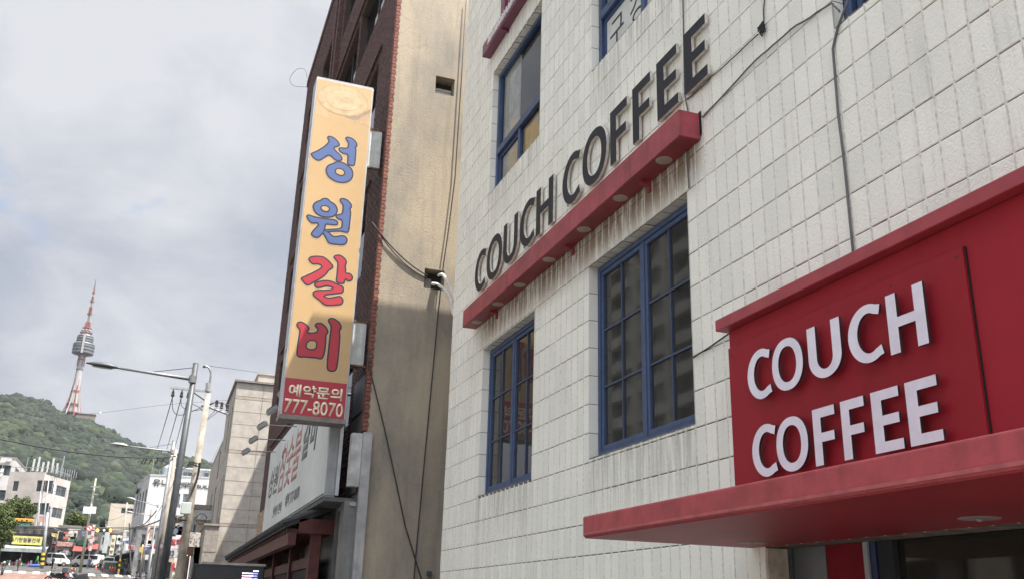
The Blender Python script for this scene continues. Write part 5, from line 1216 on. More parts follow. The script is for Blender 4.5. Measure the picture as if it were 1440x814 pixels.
run('dark slack cable from the amber signal mast to the right hand poles', [(-20, 744, 150), (60, 744.5, 150), (150, 745, 150), (185, 743, 110), (215, 735, 80), (240, 722, 60)], .05)
run('slack cable from the concrete pole toward the beige building', [(262, 700, 42), (270, 712, 44), (283, 716, 46), (298, 712, 52)], .022)
run('bunched telephone cable running down the concrete pole', [(281, 650, 41.6), (277, 672, 41.7), (268, 695, 41.7), (259, 706, 41.6)], .05)
run('upper black cable fanning out left of the concrete pole', [(281, 652, 42), (262, 657, 50), (245, 664, 70)], .025)
run('curved cable arching over the pole from the right', [(270, 641, 50), (276, 643, 46), (280, 650, 42)], .02)
run('thin wire rising to the roof of the beige building', [(262, 690, 44), (290, 660, 47), (318, 610, 49)], .008)
run('drooping cable between the low poles and the white building', [(182, 742, 120), (200, 738, 100), (212, 727, 90), (222, 715, 88)], .05)
# other utility poles down the street
u3, a3, b3 = pole('utility_pole', 'beige utility pole close behind the pale street lamp', 247, 632, 220, 814, 60, .17, .12)
a = K(200, 643, 60); b = K(248, 645, 60); MB().box((a.x, 59.95, b.z-.05), (b.x, 60.05, b.z+.05)).build('crossarm', DKSTEEL, u3)
for px in (202, 206, 213, 222, 230): p = K(px, 646, 60); MB().tube([p+Z_*.05, p+Vector((-.12, 0, -.28))], [.05, .035], 6).build('insulator', INS, u3)
u4, a4, b4 = pole('utility_pole', 'lone utility pole in front of the hill with solar-like boards near its top', 135, 672, 113, 800, 152, .22, .12, mat('grey_green_pole', (.33, .33, .27), .9))
for z_, w in ((684, 11), (694.5, 6)): p = K(134, z_, 151.7); MB().box((p.x-w*.055, 151.5, p.z-.08), (p.x+w*.06, 151.7, p.z+.08)).build('crossarm', GALV, u4)
p = K(124, 687, 151.6); MB().box((p.x-.5, 151.4, p.z-.2), (p.x+.6, 151.6, p.z+.06)).build('grey_board', DKSTEEL, u4)
for px in (122, 131): p = K(px, 716, 151.6); MB().box((p.x-.45, 151.3, p.z-.55), (p.x+.4, 151.5, p.z+.4)).build('white_box', WHITE, u4)
u5, _, _ = pole('utility_pole', 'slim tan pole standing in front of the tan building', 179, 706, 166.5, 806, 150, .13, .11, CPOLE, tape=True)
u6, _, _ = pole('utility_pole', 'grey pole with yellow and black tape at the right end of the hardware stall', 67, 720, 58, 803, 158, .26, .2, GALV, tape=True)
for i, (tx, bx2, ty) in enumerate(((78, 62, 672), (69, 56, 671), (57, 50, 690))): pole('thin_pole', ['leaning grey pole before the corner block, right one', 'leaning grey pole before the corner block, middle one', 'short thin pole left of the two leaning poles'][i], tx, ty, bx2, 775, 165, .13, .08, GALV)
u7, _, _ = pole('sign_pole', 'pale pole with a small blue street name plate before the right hand shops', 211, 740, 196.5, 814, 80, .07, .06, LTGREY, 'sign')
p = K(209, 769, 79.9); MB().box((p.x-.32, 79.8, p.z-.12), (p.x+.30, 79.85, p.z+.12)).build('name_plate', mat('plate_blue', (.18, .17, .42), .5), u7); MB().box((p.x-.31, 79.79, p.z+.04), (p.x+.29, 79.798, p.z+.10)).build('plate_line', WHITE, u7)
u8, _, _ = pole('thin_pole', 'pale slim pole right of the blue name plate pole', 216, 762, 207, 814, 70, .06, .05, LTGREY)
u9, _, _ = pole('sign_pole', 'yellow tan pole with a round yellow sign near the dark awning', 201, 765, 197.5, 808, 118, .10, .09, mat('tan_pole', (.42, .36, .22), .8), 'sign')
p = K(200.5, 772, 117.8); MB().tube([p, p+Y_*.06], .36, 16).build('round_plate', mat('amber_plate', (.5, .36, .12), .6), u9)
# traffic signals
sgp = thing('traffic_signal', 'signal mast arm across the junction carrying two lit amber lamps', 'traffic light', K(184, 800, 149))
a, b = K(66, 744, 149), K(272, 741, 149); aR = K(182, 741.5, 149)
MB().tube([K(184, 806, 149), K(182, 735, 149)], .11, 8).build('mast', DKSTEEL, sgp); MB().tube([K(60, 741.5, 149), aR], [.05, .09], 8).build('mast_arm', DKSTEEL, sgp)
AMB = mat('amber_lamp_lit', (.9, .4, .05), emit=(1, .42, .04), estr=3.2); OFFL = mat('signal_lens_off', (.03, .03, .03), .3)
for px in (137, 155.5):
    c = K(px, 745, 148.7); s_ = 1 if px < 150 else -1
    bevel(MB().box((c.x-.26 if s_ > 0 else c.x-1.15, 148.75, c.z-.24), (c.x+1.15 if s_ > 0 else c.x+.26, 148.95, c.z+.24)).build('signal_housing', BLACK, sgp), .05)
    MB().tube([(c.x, 148.70, c.z), (c.x, 148.745, c.z)], .21, 14).build('amber_lens', AMB, sgp)
    for k in (1, 2): MB().tube([(c.x+s_*k*.42, 148.70, c.z), (c.x+s_*k*.42, 148.745, c.z)], .15, 12).build('dark_lens', OFFL, sgp)
    MB().tube([(c.x, 148.85, c.z+.24), (c.x, 148.85, c.z+.42)], .03, 6).build('hanger', DKSTEEL, sgp)
c = K(146.5, 745, 148.7); MB().tube([(c.x, 148.6, c.z), (c.x, 148.75, c.z)], .17, 10).build('camera_dome', WHITE, sgp)
c = K(126, 742, 148.6); rd = thing('prohibition_sign', 'round red ringed no turn sign hung at the left of the amber signals', 'road sign', c)
MB().tube([c, c+Y_*.05], .42, 20).build('plate', WHITE, rd)
mb = MB(); n = 24; mb.band([(math.cos(6.283*i/n)*.43, math.sin(6.283*i/n)*.43) for i in range(n)], [(math.cos(6.283*i/n)*.31, math.sin(6.283*i/n)*.31) for i in range(n)], c-Y_*.01, X_, Z_, (0, .009, 0)); mb.build('red_ring', mat('sign_red_ring', (.55, .05, .06), .5), rd)
MB().box((-.36, -.02, -.045), (.36, -.011, .045), 0, Matrix.Translation(c) @ Matrix.Rotation(math.radians(40), 4, 'Y')).build('slash', MATS['sign_red_ring'], rd)
MB().box((-.05, -.012, -.2), (.05, -.002, .2), 0, Matrix.Translation(c) @ Matrix.Rotation(math.radians(-25), 4, 'Y')).build('arrow', BLACK, rd)
ps = thing('pedestrian_signal', 'black pedestrian signal hung above the beige shop building', 'traffic light', K(86, 755, 150))
c = K(86, 752, 150)
bevel(MB().box((c.x-.35, 150, c.z-.7), (c.x+.3, 150.3, c.z+.5)).build('housing', BLACK, ps), .06); MB().tube([(c.x-.02, 149.95, c.z+.2), (c.x-.02, 149.99, c.z+.2)], .2, 10).build('lens', OFFL, ps); MB().tube([(c.x-.02, 149.95, c.z-.3), (c.x-.02, 149.99, c.z-.3)], .2, 10).build('lens', OFFL, ps)
MB().tube([(c.x, 150.15, c.z+.5), K(74, 741.6, 150.15)], .05, 6).build('arm', DKSTEEL, ps)
ob = thing('orange_signal_arm', 'orange horizontal signal housing over a green sign in front of the left tree', 'traffic light', K(33, 731, 140))
a, b = K(20, 729, 140), K(47, 732, 140); bevel(MB().box((a.x, 139.9, b.z-.14), (b.x, 140.15, b.z+.24)).build('housing', mat('orange_paint', (.75, .30, .03), .5), ob), .05)
a, b = K(26, 735, 140), K(42, 738, 140); MB().box((a.x, 140, b.z-.1), (b.x, 140.1, b.z+.28)).build('green_panel', MATS['green_sign'], ob)
for k in range(3): q_ = K(24+k*7, 731, 139.85); MB().tube([q_, q_+Y_*.04], .11, 10).build('lens', OFFL, ob)
MB().tube([K(-30, 727, 140.3), K(48, 732, 140.3)], .06, 6).build('arm', GALV, ob)
# round red and white mirrors / signs on the right, shop signs by the concrete pole
for px, c_, lab in ((220, (.5, .06, .08), 'red rimmed round sign left of the pale lamp pole'), (227, (.5, .06, .08), 'white faced round sign between the two lamp poles')):
    p = K(px, 767.5, 58); t_ = thing('round_sign', lab, 'road sign', p); MB().tube([p, p+Y_*.04], .17 if px < 225 else .16, 18).build('rim', mat('rim_red', c_, .5), t_); MB().tube([p-Y_*.01, p-Y_*.001], .10 if px < 225 else .12, 18).build('face', mat('face_white' if px > 225 else 'face_grey', (.6, .6, .58) if px > 225 else (.16, .16, .16), .5), t_)
    MB().tube([p+Vector((0, .05, 0)), (K(224, 767, 58).x, 58.05, p.z)], .02, 6).build('bracket', GALV, t_)
def kbox(nm_, lab, x0, y0, x1, y1, y, d, m, cat='sign', par=None, bv=.01):
    a, b = K(x0, y1, y), K((x0+x1)/2, y0, y); w = K(x1, (y0+y1)/2, y).x-K(x0, (y0+y1)/2, y).x; o = MB().box((a.x, y, a.z), (a.x+w, y+d, b.z)).build(nm_, m, par)
    if bv: bevel(o, bv)
    return tag(o, lab, cat) if par is None else o
s1 = thing('shop_sign', 'white shop sign with red lettering behind the concrete pole', 'sign', K(245, 765, 46))
kbox('board', None, 236, 754, 255, 771, 46, .15, mat('pinkish_white_board', (.66, .60, .62), .6), par=s1)
p = K(240, 766, 45.98); text('호떡', 'sign_lettering', S_RED, s1, (p.x, 45.99, p.z), X_, Z_, .42, .30, .01, .03)
kbox('red_end', None, 251.5, 754, 254, 771, 45.95, .04, mat('sign_red_ring', (.5, .05, .06)), par=s1, bv=0)
s2 = thing('shop_sign', 'grey white sign with bold dark characters under the white shop sign', 'sign', K(243, 775, 46))
kbox('board', None, 235, 772, 251, 783, 46, .15, mat('grey_white_board', (.50, .51, .52), .6), par=s2); p = K(237, 781, 45.98); text('33', 'sign_lettering', DKL, s2, (p.x, 45.99, p.z), X_, Z_, .22, .26, .01, .03)
s3 = thing('standing_sign', 'upright white banner sign with a red disc at the foot of the concrete pole', 'sign', K(244, 800, 44))
kbox('board', None, 240.5, 784, 250, 815, 44, .1, mat('white_banner', (.62, .62, .60), .6), par=s3); p = K(246.5, 796, 43.98); MB().tube([p, p+Y_*.01], .17, 20).build('red_disc', mat('sign_red_ring', (.5, .05, .06)), s3)
p = K(245.5, 800, 43.97); text('통', 'sign_lettering', WHITE, s3, (p.x-.04, 43.965, p.z+.05), X_, Z_, .16, .20, .008, .02)
p = K(242, 812, 43.98); text('신매', 'sign_lettering', DKL, s3, (p.x, 43.99, p.z), X_, Z_, .22, .16, .01, .03); MB().box((K(241, 784, 44).x, 44.02, ground(44)), (K(241, 784, 44).x+.3, 44.08, K(241, 815, 44).z)).build('stand', DKSTEEL, s3)
kbox('wall_poster', 'grey leaf patterned wall panel beside the concrete pole', 265, 748, 280, 768, 47.5, .06, mat('leaf_print', (.50, .46, .41), .7, var=.1, scale=9, col2=(.14, .125, .12), c2=(.44, .5)), 'panel')
# low buildings on the right between pole and beige building
simple_building('low_brown_shop', 'low brown shop wall between the concrete pole and the beige building', K(262, 780, 52).x, 2.0, 52, 56, K(275, 768, 52).z, mat('brown_shop_wall', (.22, .12, .09), .85, var=.3, scale=3), 1, 2, 'l')
simple_building('cream_annex', 'cream annex with small window right of the concrete pole', K(262, 735, 60).x, 3.2, 60, 66, K(280, 715, 60).z, mat('cream_annex_wall', (.56, .50, .40), .85, var=.1), 2, 2, 'l', win=(.3, .25))
simple_building('cream_street_shop', 'narrow cream shop front between the two lamp poles', K(226, 760, 75).x, 2.6, 75, 84, K(236, 728, 75).z, mat('yellow_cream_wall', (.55, .44, .30), .85, var=.3, scale=2), 2, 2, 'l')
simple_building('grey_street_shop', 'grey shop with dark openings left of the pale lamp', K(190, 770, 122).x, 2.6, 122, 140, K(205, 741, 122).z, mat('grey_shop_wall', (.22, .22, .22), .85, var=.3, scale=1), 2, 2, 'l')
mb = kbox('white_door_frame', 'white framed doorway right of the banner sign', 262.5, 781, 264, 814, 49, .06, WHITE, 'door frame'); mb2 = kbox('white_door_frame', 'head of the white framed doorway right of the banner sign', 255, 779.5, 264, 781, 49, .06, WHITE, 'door frame')

# air conditioners, pipes, small boards that clutter the far fronts (parts of the buildings they hang on)
def clutter(par, O, U, w, z0, z1, n, seed):
    rd_ = random.Random(seed); O, U = Vector(O), Vector(U).normalized(); Nn = Vector((U.y, -U.x, 0))
    cs = [(.62, .60, .57), (.50, .10, .09), (.17, .20, .27), (.60, .50, .20), (.16, .33, .22), (.25, .25, .26), (.70, .68, .66), (.45, .28, .22)]
    for i in range(n):
        u = rd_.uniform(.3, w-1.2); z = rd_.uniform(z0, z1); p = O+U*u+Nn*.35; q = rd_.random()
        if q < .35:
            a_ = MB(); a, b = p, p+U*.8; a_.box((min(a.x, b.x), min(a.y, b.y)-.15, z), (max(a.x, b.x)+.05, max(a.y, b.y)+.15, z+.55)); a_.build('air_conditioner', mat('ac_grey', (.50, .50, .48), .7, var=.2), par)
        elif q < .5:
            MB().tube([(p.x, p.y, z0), (p.x, p.y, z1)], .06, 5).build('down_pipe', mat('pipe_grey', (.30, .30, .30), .7), par)
        else:
            ww, hh = rd_.choice([(1.6, .5), (.5, 1.5), (2.2, .6), (.9, .8)]); k = rd_.randrange(8); e = p+U*ww
            MB().box((min(p.x, e.x), min(p.y, e.y)-.05, z), (max(p.x, e.x)+.03, max(p.y, e.y)+.05, z+hh)).build('sign_board', mat('clutter_%d' % k, cs[k], .6, var=.4, scale=2.5), par)
clutter(bpy.data.objects['dark_shop'], (-12.2, 168.4, 0), (1, 0, 0), 3.4, GB+3.5, GB+5, 5, 77)
clutter(lb, B_ if False else (-19.6, 179, 0), (3.4, 8.5, 0), 9, 6.2, 12, 9, 1); clutter(lb, (-25.4, 181.6, 0), (5.8, -2.6, 0), 6, 6.0, 10, 6, 2)
for i_, o in enumerate([o for o in COL.objects if o.name.startswith(('beige_shop_building', 'grey_back_shop', 'flat_dark_roof_building', 'pale_hillside_house', 'grey_street_shop', 'cream_street_shop', 'cream_annex', 'low_brown_shop', 'leftmost_block'))]):
    fw = [c for c in o.children if c.name.startswith('front_wall')][0]; vs_ = [Vector(v.co) for v in fw.data.vertices]
    xa_, xb_ = min(v.x for v in vs_), max(v.x for v in vs_); za_, zb2 = min(v.z for v in vs_), max(v.z for v in vs_)
    clutter(o, (xa_, min(v.y for v in vs_), 0), (1, 0, 0), max(1.6, xb_-xa_), za_+2, zb2-.5, 9 if xb_-xa_ > 3 else 5, 10+i_)
for i_ in range(4): p = c0+uB*(2+3.4*i_); MB().box((p.x-.5, p.y, 5.2), (p.x-.05, p.y+1.0, 5.9)).build('air_conditioner', MATS['ac_grey'], wb)

rdm = random.Random(5)
for i_, (pa, pb, yy_, zt_, c_, lab) in enumerate([(118, 133, 178, 763, (.38, .33, .30), 'narrow pinkish shop front left of the pale upright board'), (132, 150, 181, 768, (.30, .31, .32), 'grey two storey shop behind the cream upright sign'), (146, 168, 186, 757, (.42, .39, .35), 'pale shop behind the large grey green sign board'), (88, 104, 196, 752, (.33, .35, .35), 'grey green shed roofed building above the dark shop'), (60, 76, 176, 758, (.40, .37, .34), 'beige shop behind the striped pole'), (168, 180, 170, 772, (.24, .24, .25), 'dark narrow shop right of the tan pole')]):
    xa_, xb_ = K(pa, zt_, yy_).x, K(pb, zt_, yy_).x; b_ = simple_building('small_shop', lab, xa_, xb_, yy_, yy_+5, K(pa, zt_, yy_).z, mat('small_shop_wall_%d' % i_, c_, .85, var=.3, scale=.8), 2, 2, 'r', win=(.55, .42))
    clutter(b_, (xa_, yy_, 0), (1, 0, 0), xb_-xa_+.6, ground(yy_)+.8, K(pa, zt_, yy_).z-.6, 7, 40+i_)
for i_, (a_, b2_, c2_) in enumerate([((0, 752, 150), (60, 748, 160), (110, 752, 170)), ((60, 700, 165), (78, 690, 160), (130, 690, 152)), ((62, 715, 165), (100, 712, 158), (134, 700, 152)), ((135, 690, 152), (160, 712, 150), (180, 712, 150)), ((180, 715, 150), (200, 705, 110), (222, 712, 88)), ((135, 700, 152), (150, 730, 150), (179, 722, 150)), ((222, 720, 88), (232, 705, 70), (247, 700, 60))]):
    run(['low wire above the hardware stall', 'wire from the leaning grey poles to the lone pole', 'second wire from the leaning grey poles', 'wire from the lone pole to the slim tan pole', 'wire from the tan pole toward the small lamps', 'lower wire between the lone pole and tan pole', 'wire between the small lamp and the beige pole'][i_], [a_, b2_, c2_], .022)
# ================================================================== people, motorcycles, cars, cones
SKIN = mat('skin', (.50, .33, .25), .6); HAIR = mat('dark_hair', (.03, .025, .022), .7)
def person(label, x, y, coat, trousers, face=0, stride=.0, h=1.7, z=None):
    z = ground(y)+.01 if z is None else z; s = h/1.7
    J = {'pel': (0, 0, .93), 'spn': (0, 0, 1.15), 'chs': (0, 0, 1.34), 'nck': (0, .0, 1.47), 'hd0': (0, .01, 1.56), 'hd1': (0, .01, 1.66),
         'sL': (-.18, 0, 1.39), 'eL': (-.23, .04-stride*.3, 1.12), 'wL': (-.22, .08-stride*.4, .88), 'fL': (-.22, .1-stride*.4, .80), 'sR': (.18, 0, 1.39), 'eR': (.23, .04+stride*.3, 1.12), 'wR': (.22, .1+stride*.4, .88), 'fR': (.22, .12+stride*.4, .80),
         'hL': (-.09, 0, .88), 'kL': (-.10, .05+stride*.5, .49), 'aL': (-.10, stride*.8, .08), 'tL': (-.11, .15+stride*.8, .04), 'hR': (.09, 0, .88), 'kR': (.10, .05-stride*.3, .49), 'aR': (.10, -stride*.8, .09), 'tR': (.11, .14-stride*.8, .04)}
    R_ = dict(pel=.14, spn=.135, chs=.15, nck=.058, hd0=.085, hd1=.085, sL=.07, sR=.07, eL=.05, eR=.05, wL=.035, wR=.035, fL=.035, fR=.035, hL=.095, hR=.095, kL=.065, kR=.065, aL=.045, aR=.045, tL=.04, tR=.04)
    E_ = [('pel', 'spn'), ('spn', 'chs'), ('chs', 'nck'), ('nck', 'hd0'), ('hd0', 'hd1'), ('chs', 'sL'), ('sL', 'eL'), ('eL', 'wL'), ('wL', 'fL'), ('chs', 'sR'), ('sR', 'eR'), ('eR', 'wR'), ('wR', 'fR'), ('pel', 'hL'), ('hL', 'kL'), ('kL', 'aL'), ('aL', 'tL'), ('pel', 'hR'), ('hR', 'kR'), ('kR', 'aR'), ('aR', 'tR')]
    ks = list(J); me = bpy.data.meshes.new('p'); me.from_pydata([J[k] for k in ks], [(ks.index(a), ks.index(b)) for a, b in E_], [])
    t = bpy.data.objects.new('p', me); COL.objects.link(t); sk = t.modifiers.new('s', 'SKIN'); t.modifiers.new('u', 'SUBSURF').levels = 1
    lay = me.skin_vertices[0].data
    for i, k in enumerate(ks): lay[i].radius = (R_[k], R_[k]*(.8 if k in ('pel', 'spn', 'chs') else 1))
    lay[0].use_root = True
    bpy.context.view_layer.update(); dg = bpy.context.evaluated_depsgraph_get(); m2 = bpy.data.meshes.new_from_object(t.evaluated_get(dg)); bpy.data.objects.remove(t)
    m2.materials.clear()
    for m in (coat, trousers, SKIN, HAIR, BLACK): m2.materials.append(m)
    for p in m2.polygons:
        c = p.center
        p.material_index = (3 if (c.z > 1.62 or c.y < -.03) and c.z > 1.53 else 2 if c.z > 1.47 else 4 if c.z < .09 else 2 if abs(c.x) > .17 and c.z < .86 and c.z > .7 else 1 if c.z < .90 and abs(c.x) < .19 else 0); p.use_smooth = True
    o = link('person', m2); o.location = (x, y, z); o.scale = (s, s, s); o.rotation_euler = (0, 0, face); return tag(o, label, 'person')
cl = lambda n, c: mat(n, c, .8, var=.2, scale=8)
person('person in a brown jacket and black trousers walking on the crosswalk', K(24.5, 803, 150).x, 150, cl('brown_jacket', (.10, .055, .05)), cl('black_trousers', (.02, .02, .022)), 2.6, .22, 1.75)
person('person in a grey brown jacket facing away near the traffic cones', K(140.5, 800, 160).x, 160, cl('grey_brown_jacket', (.10, .09, .08)), cl('black_trousers', (.02, .02, .022)), .1, .08, 1.72)
person('person in dark clothes beside the white van by the striped pole', K(73, 798, 158).x, 158, cl('dark_coat', (.03, .03, .035)), cl('black_trousers', (.02, .02, .022)), -.6, .1, 1.72)
person('person in a navy top standing left of the white car', K(125, 798, 162).x, 162, cl('navy_top', (.05, .07, .13)), cl('blue_jeans', (.06, .08, .14)), .5, .05, 1.7)
person('person in blue jeans by the striped pole at the black shop front', K(173, 804, 151).x+.25, 151, cl('black_top', (.025, .025, .03)), cl('pale_jeans', (.14, .22, .34)), .2, .1, 1.68)
person('shopkeeper in a bright green top under the stall awning', K(52, 790, 162).x, 162.2, cl('bright_green_top', (.05, .42, .12)), cl('black_trousers', (.02, .02, .022)), 1.2, .05, 1.65)
rider_y = 141; rx = K(4, 800, rider_y).x
def moto(label, x, y, body, ang=0, box=None, grp=None, z=None, scale=1):
    z = ground(y)+.01 if z is None else z; t = thing('motorcycle', label, 'motorcycle', (0, 0, 0), grp); W_ = MATS.get('tyre') or mat('tyre', (.02, .02, .02), .8)
    for yy in (-.62, .62):
        pts = [(0, yy+.27*math.cos(a), .31+.27*math.sin(a)) for a in [2*math.pi*i/16 for i in range(17)]]; w = MB().tube(pts, .055, 6, cap=False).build('wheel', W_, t)
        mb = MB().tube([(-.05, yy, .31), (.05, yy, .31)], .05, 8)
        for a in range(6): mb.tube([(0, yy, .31), (0, yy+.23*math.cos(a*1.047), .31+.23*math.sin(a*1.047))], .012, 4)
        mb.build('hub', GALV, w)
    bevel(MB().prism([(-.55, .45), (.35, .50), (.5, .85), (.28, .92), (.0, .72), (-.6, .78), (-.75, .62)], (-.12, 0, 0), Y_, Z_, (.24, 0, 0)).build('body', body, t), .04, 2)
    MB().prism([(-.62, .79), (.02, .73), (.0, .84), (-.6, .9)], (-.14, 0, 0), Y_, Z_, (.28, 0, 0)).build('seat', BLACK, t)
    MB().tube([(-.05, .62, .31), (-.05, .42, .98)], .025, 6).tube([(.05, .62, .31), (.05, .42, .98)], .025, 6).build('fork', GALV, t)
    MB().tube([(-.34, .30, 1.05), (0, .42, 1.0), (.34, .30, 1.05)], .018, 6).build('handlebar', BLACK, t)
    MB().tube([(0, .5, .92), (0, .56, .9)], .09, 12).build('headlight', mat('headlight_glass', (.6, .6, .58), .2), t)
    for s_ in (-1, 1): MB().tube([(s_*.25, .34, 1.05), (s_*.30, .36, 1.22)], .008, 4).box((s_*.30-.06, .35, 1.2), (s_*.30+.06, .37, 1.29)).build('mirror', BLACK, t)
    if box: bevel(MB().box((-.26, -1.0, .88), (.26, -.5, 1.30)).build('top_box', box, t), .03)
    MB().tube([(.14, -.8, .32), (.14, .1, .30)], .045, 8).build('exhaust', GALV, t)
    t.matrix_basis = Matrix.Translation((x, y, z)) @ Matrix.Rotation(ang, 4, 'Z') @ Matrix.Scale(scale, 4); return t
WM = mat('white_fairing', (.65, .64, .63), .4); RM = mat('red_fairing', (.40, .05, .05), .4)
def mo(label, px, y, body, ang, box=None, grp=None, dz=0): return moto(label, K(px, 804, y*.88).x, y*.88, body, ang, box, grp, None, 1.25)
GPm = 'motorcycles parked on the near side of the crossing'
mo('delivery motorcycle with a large grey box parked at the bottom edge', 80, 122, BLACK, 1.2, mat('grey_top_box', (.10, .105, .11), .5), GPm)
mo('white and red motorcycle with orange cover parked in the middle of the group', 101, 123, WM, 2.7, None, GPm)
mo('red fairing motorcycle tight behind the white and red one', 97, 127, RM, 2.2, None, GPm)
mo('black motorcycle at the right end of the parked group', 112, 121, BLACK, 1.9, None, GPm)
tag(MB().tube([K(102, 800, 108)-X_*.3, K(102, 800, 108), K(102, 800, 108)+X_*.3], [.08, .16, .08], 8).build('orange_cover', mat('orange_cloth', (.65, .16, .05), .7)), 'orange cover lying on the white and red motorcycle', 'cover')
mo('scooter parked before the right hand shops near the bottom edge', 193, 95, BLACK, .3, None, None)
mo('second scooter half hidden by the lamp poles on the right', 203, 90, RM, .5, None, None)
m1_ = moto('motorcycle with rider waiting at the left edge', rx, rider_y, BLACK, math.pi+.2)
rp = person('rider in dark clothes and white helmet on the motorcycle at the left edge', rx, rider_y+.1, cl('dark_coat', (.03, .03, .035)), cl('black_trousers', (.02, .02, .022)), math.pi+.2, .0, 1.55, ground(rider_y)+.12)
hp = Vector((rx, rider_y+.1, ground(rider_y)+.12+1.62*1.55/1.7)); hel = MB()
hel.tube([hp+Z_*a for a in (-.13, -.08, .0, .08, .13)], [.09, .13, .15, .11, .03], 12); hel.build('helmet', WM, rp, smooth=True)

def car(label, x, y, ang, paint, van=False):
    t = thing('parked_car' if not van else 'parked_van', label, 'car' if not van else 'van', (0, 0, 0)); W2_ = .86
    prof = [(-2.25, .35), (-2.3, .75), (-2.15, 1.0), (-1.95, 1.05), (-1.55, 1.62), (.55, 1.66), (1.15, 1.08), (2.15, .92), (2.3, .7), (2.28, .35)] if not van else [(-2.3, .35), (-2.35, 1.0), (-2.2, 1.85), (-2.0, 1.95), (1.2, 1.95), (1.9, 1.15), (2.3, .95), (2.35, .35)]
    bevel(MB().prism(prof, (0, -W2_, 0), X_, Z_, (0, 2*W2_, 0)).build('body', paint, t), .10, 3)
    gl = mat('car_glass', (.03, .035, .04), .1); wins_ = [[(-1.8, 1.1), (-1.48, 1.54), (-.7, 1.57), (-.7, 1.1)], [(-.62, 1.1), (-.62, 1.57), (.48, 1.58), (.95, 1.1)]] if not van else [[(-1.9, 1.2), (-1.9, 1.78), (-.6, 1.8), (-.6, 1.2)], [(-.5, 1.2), (-.5, 1.8), (1.1, 1.8), (1.6, 1.2)]]
    for s_ in (-1, 1):
        for w in wins_: MB().prism(w, (0, s_*(W2_+.004), 0), X_, Z_, (0, -s_*.01, 0)).build('side_window', gl, t)
        for xx in (-1.4, 1.42):
            w = MB().tube([(xx, s_*(W2_-.18), .34), (xx, s_*(W2_+.01), .34)], .34, 20).build('wheel', MATS['tyre'], t); MB().tube([(xx, s_*(W2_+.011), .34), (xx, s_*(W2_+.02), .34)], .2, 14).build('rim', GALV, w)
        MB().box((2.2, s_*.5-.2, .72), (2.31, s_*.5+.2, .88)).build('headlight', MATS['headlight_glass'], t); MB().box((-2.32, s_*.6-.15, .8), (-2.22, s_*.6+.15, 1.0)).build('tail_light', mat('tail_red', (.4, .03, .03), .3), t)
        MB().box((.85, s_*(W2_+.02), 1.1), (1.0, s_*(W2_+.2), 1.22)).build('mirror', paint, t); MB().box((-.3, s_*(W2_+.012), 1.0), (-.1, s_*(W2_+.03), 1.03)).build('handle', GALV, t)
    for xx, s_ in ((.62, 1),): MB().prism([(.6, 1.60), (1.12, 1.12), (1.16, 1.10), (.64, 1.62)], (0, -.75, .03), X_, Z_, (0, 1.5, 0)).build('windscreen', gl, t)
    t.matrix_basis = Matrix.Translation((x, y, ground(y)+.01)) @ Matrix.Rotation(ang, 4, 'Z'); return t
WCAR = mat('white_car_paint', (.72, .72, .71), .3, var=.03)
car('white car parked behind the traffic cones at the crossing', K(147, 795, 166).x+.6, 166, math.pi, WCAR)
car('white van beyond the person in dark clothes by the striped pole', K(73, 795, 167).x, 167, .4, WCAR, True)
car('small white truck cab half hidden left of the white car', K(122, 795, 168).x, 168.5, math.pi-.4, WCAR, True)
def cone(label, x, y):
    t = thing('traffic_cone', label, 'cone', (x, y, ground(y)+.005), 'orange traffic cones at the crossing'); z = ground(y)+.01; OR = mat('cone_orange', (.70, .12, .04), .5)
    MB().box((x-.2, y-.2, z), (x+.2, y+.2, z+.04)).build('base', OR, t); MB().tube([(x, y, z+.04), (x, y, z+.38)], [.16, .10], 12).build('lower_cone', OR, t)
    MB().tube([(x, y, z+.381), (x, y, z+.55)], [.10, .07], 12).build('reflective_band', WHITE, t); MB().tube([(x, y, z+.551), (x, y, z+.85)], [.07, .03], 12).build('upper_cone', OR, t)
for px, y, lab in ((134.5, 160, 'orange cone left of the person in the grey brown jacket'), (143.5, 161, 'orange cone right of the person in the grey brown jacket'), (154.5, 159, 'leftmost of the three cones standing together'), (158, 159.2, 'middle of the three cones standing together'), (161.5, 159, 'rightmost of the three cones standing together')): cone(lab, K(px, 800, y).x, y)
pl = thing('planter_barrier', 'low grey green planter barrier behind the traffic cones', 'barrier', (-5, 163, ground(163))); xa, xb = K(146, 797, 163).x, K(168, 797, 163).x
MB().box((xa, 163, ground(163)), (xb, 163.5, ground(163)+.75)).build('box', mat('barrier_green_grey', (.13, .16, .14), .7), pl); MB().box((xa, 162.98, ground(163)+.751), (xb, 163.5, ground(163)+1.0)).build('hedge_strip', mat('green_strip', (.10, .22, .06), .8), pl)
kbox('concrete_wall', 'pale retaining wall behind the white car right of the crossing', 151, 775, 168, 786, 175, .5, mat('pale_wall_far', (.46, .43, .39), .9), 'wall')
kbox('white_notice', 'small white notice board on the slim tan pole', 174, 765, 181.5, 774, 149.5, .05, WHITE, 'notice')

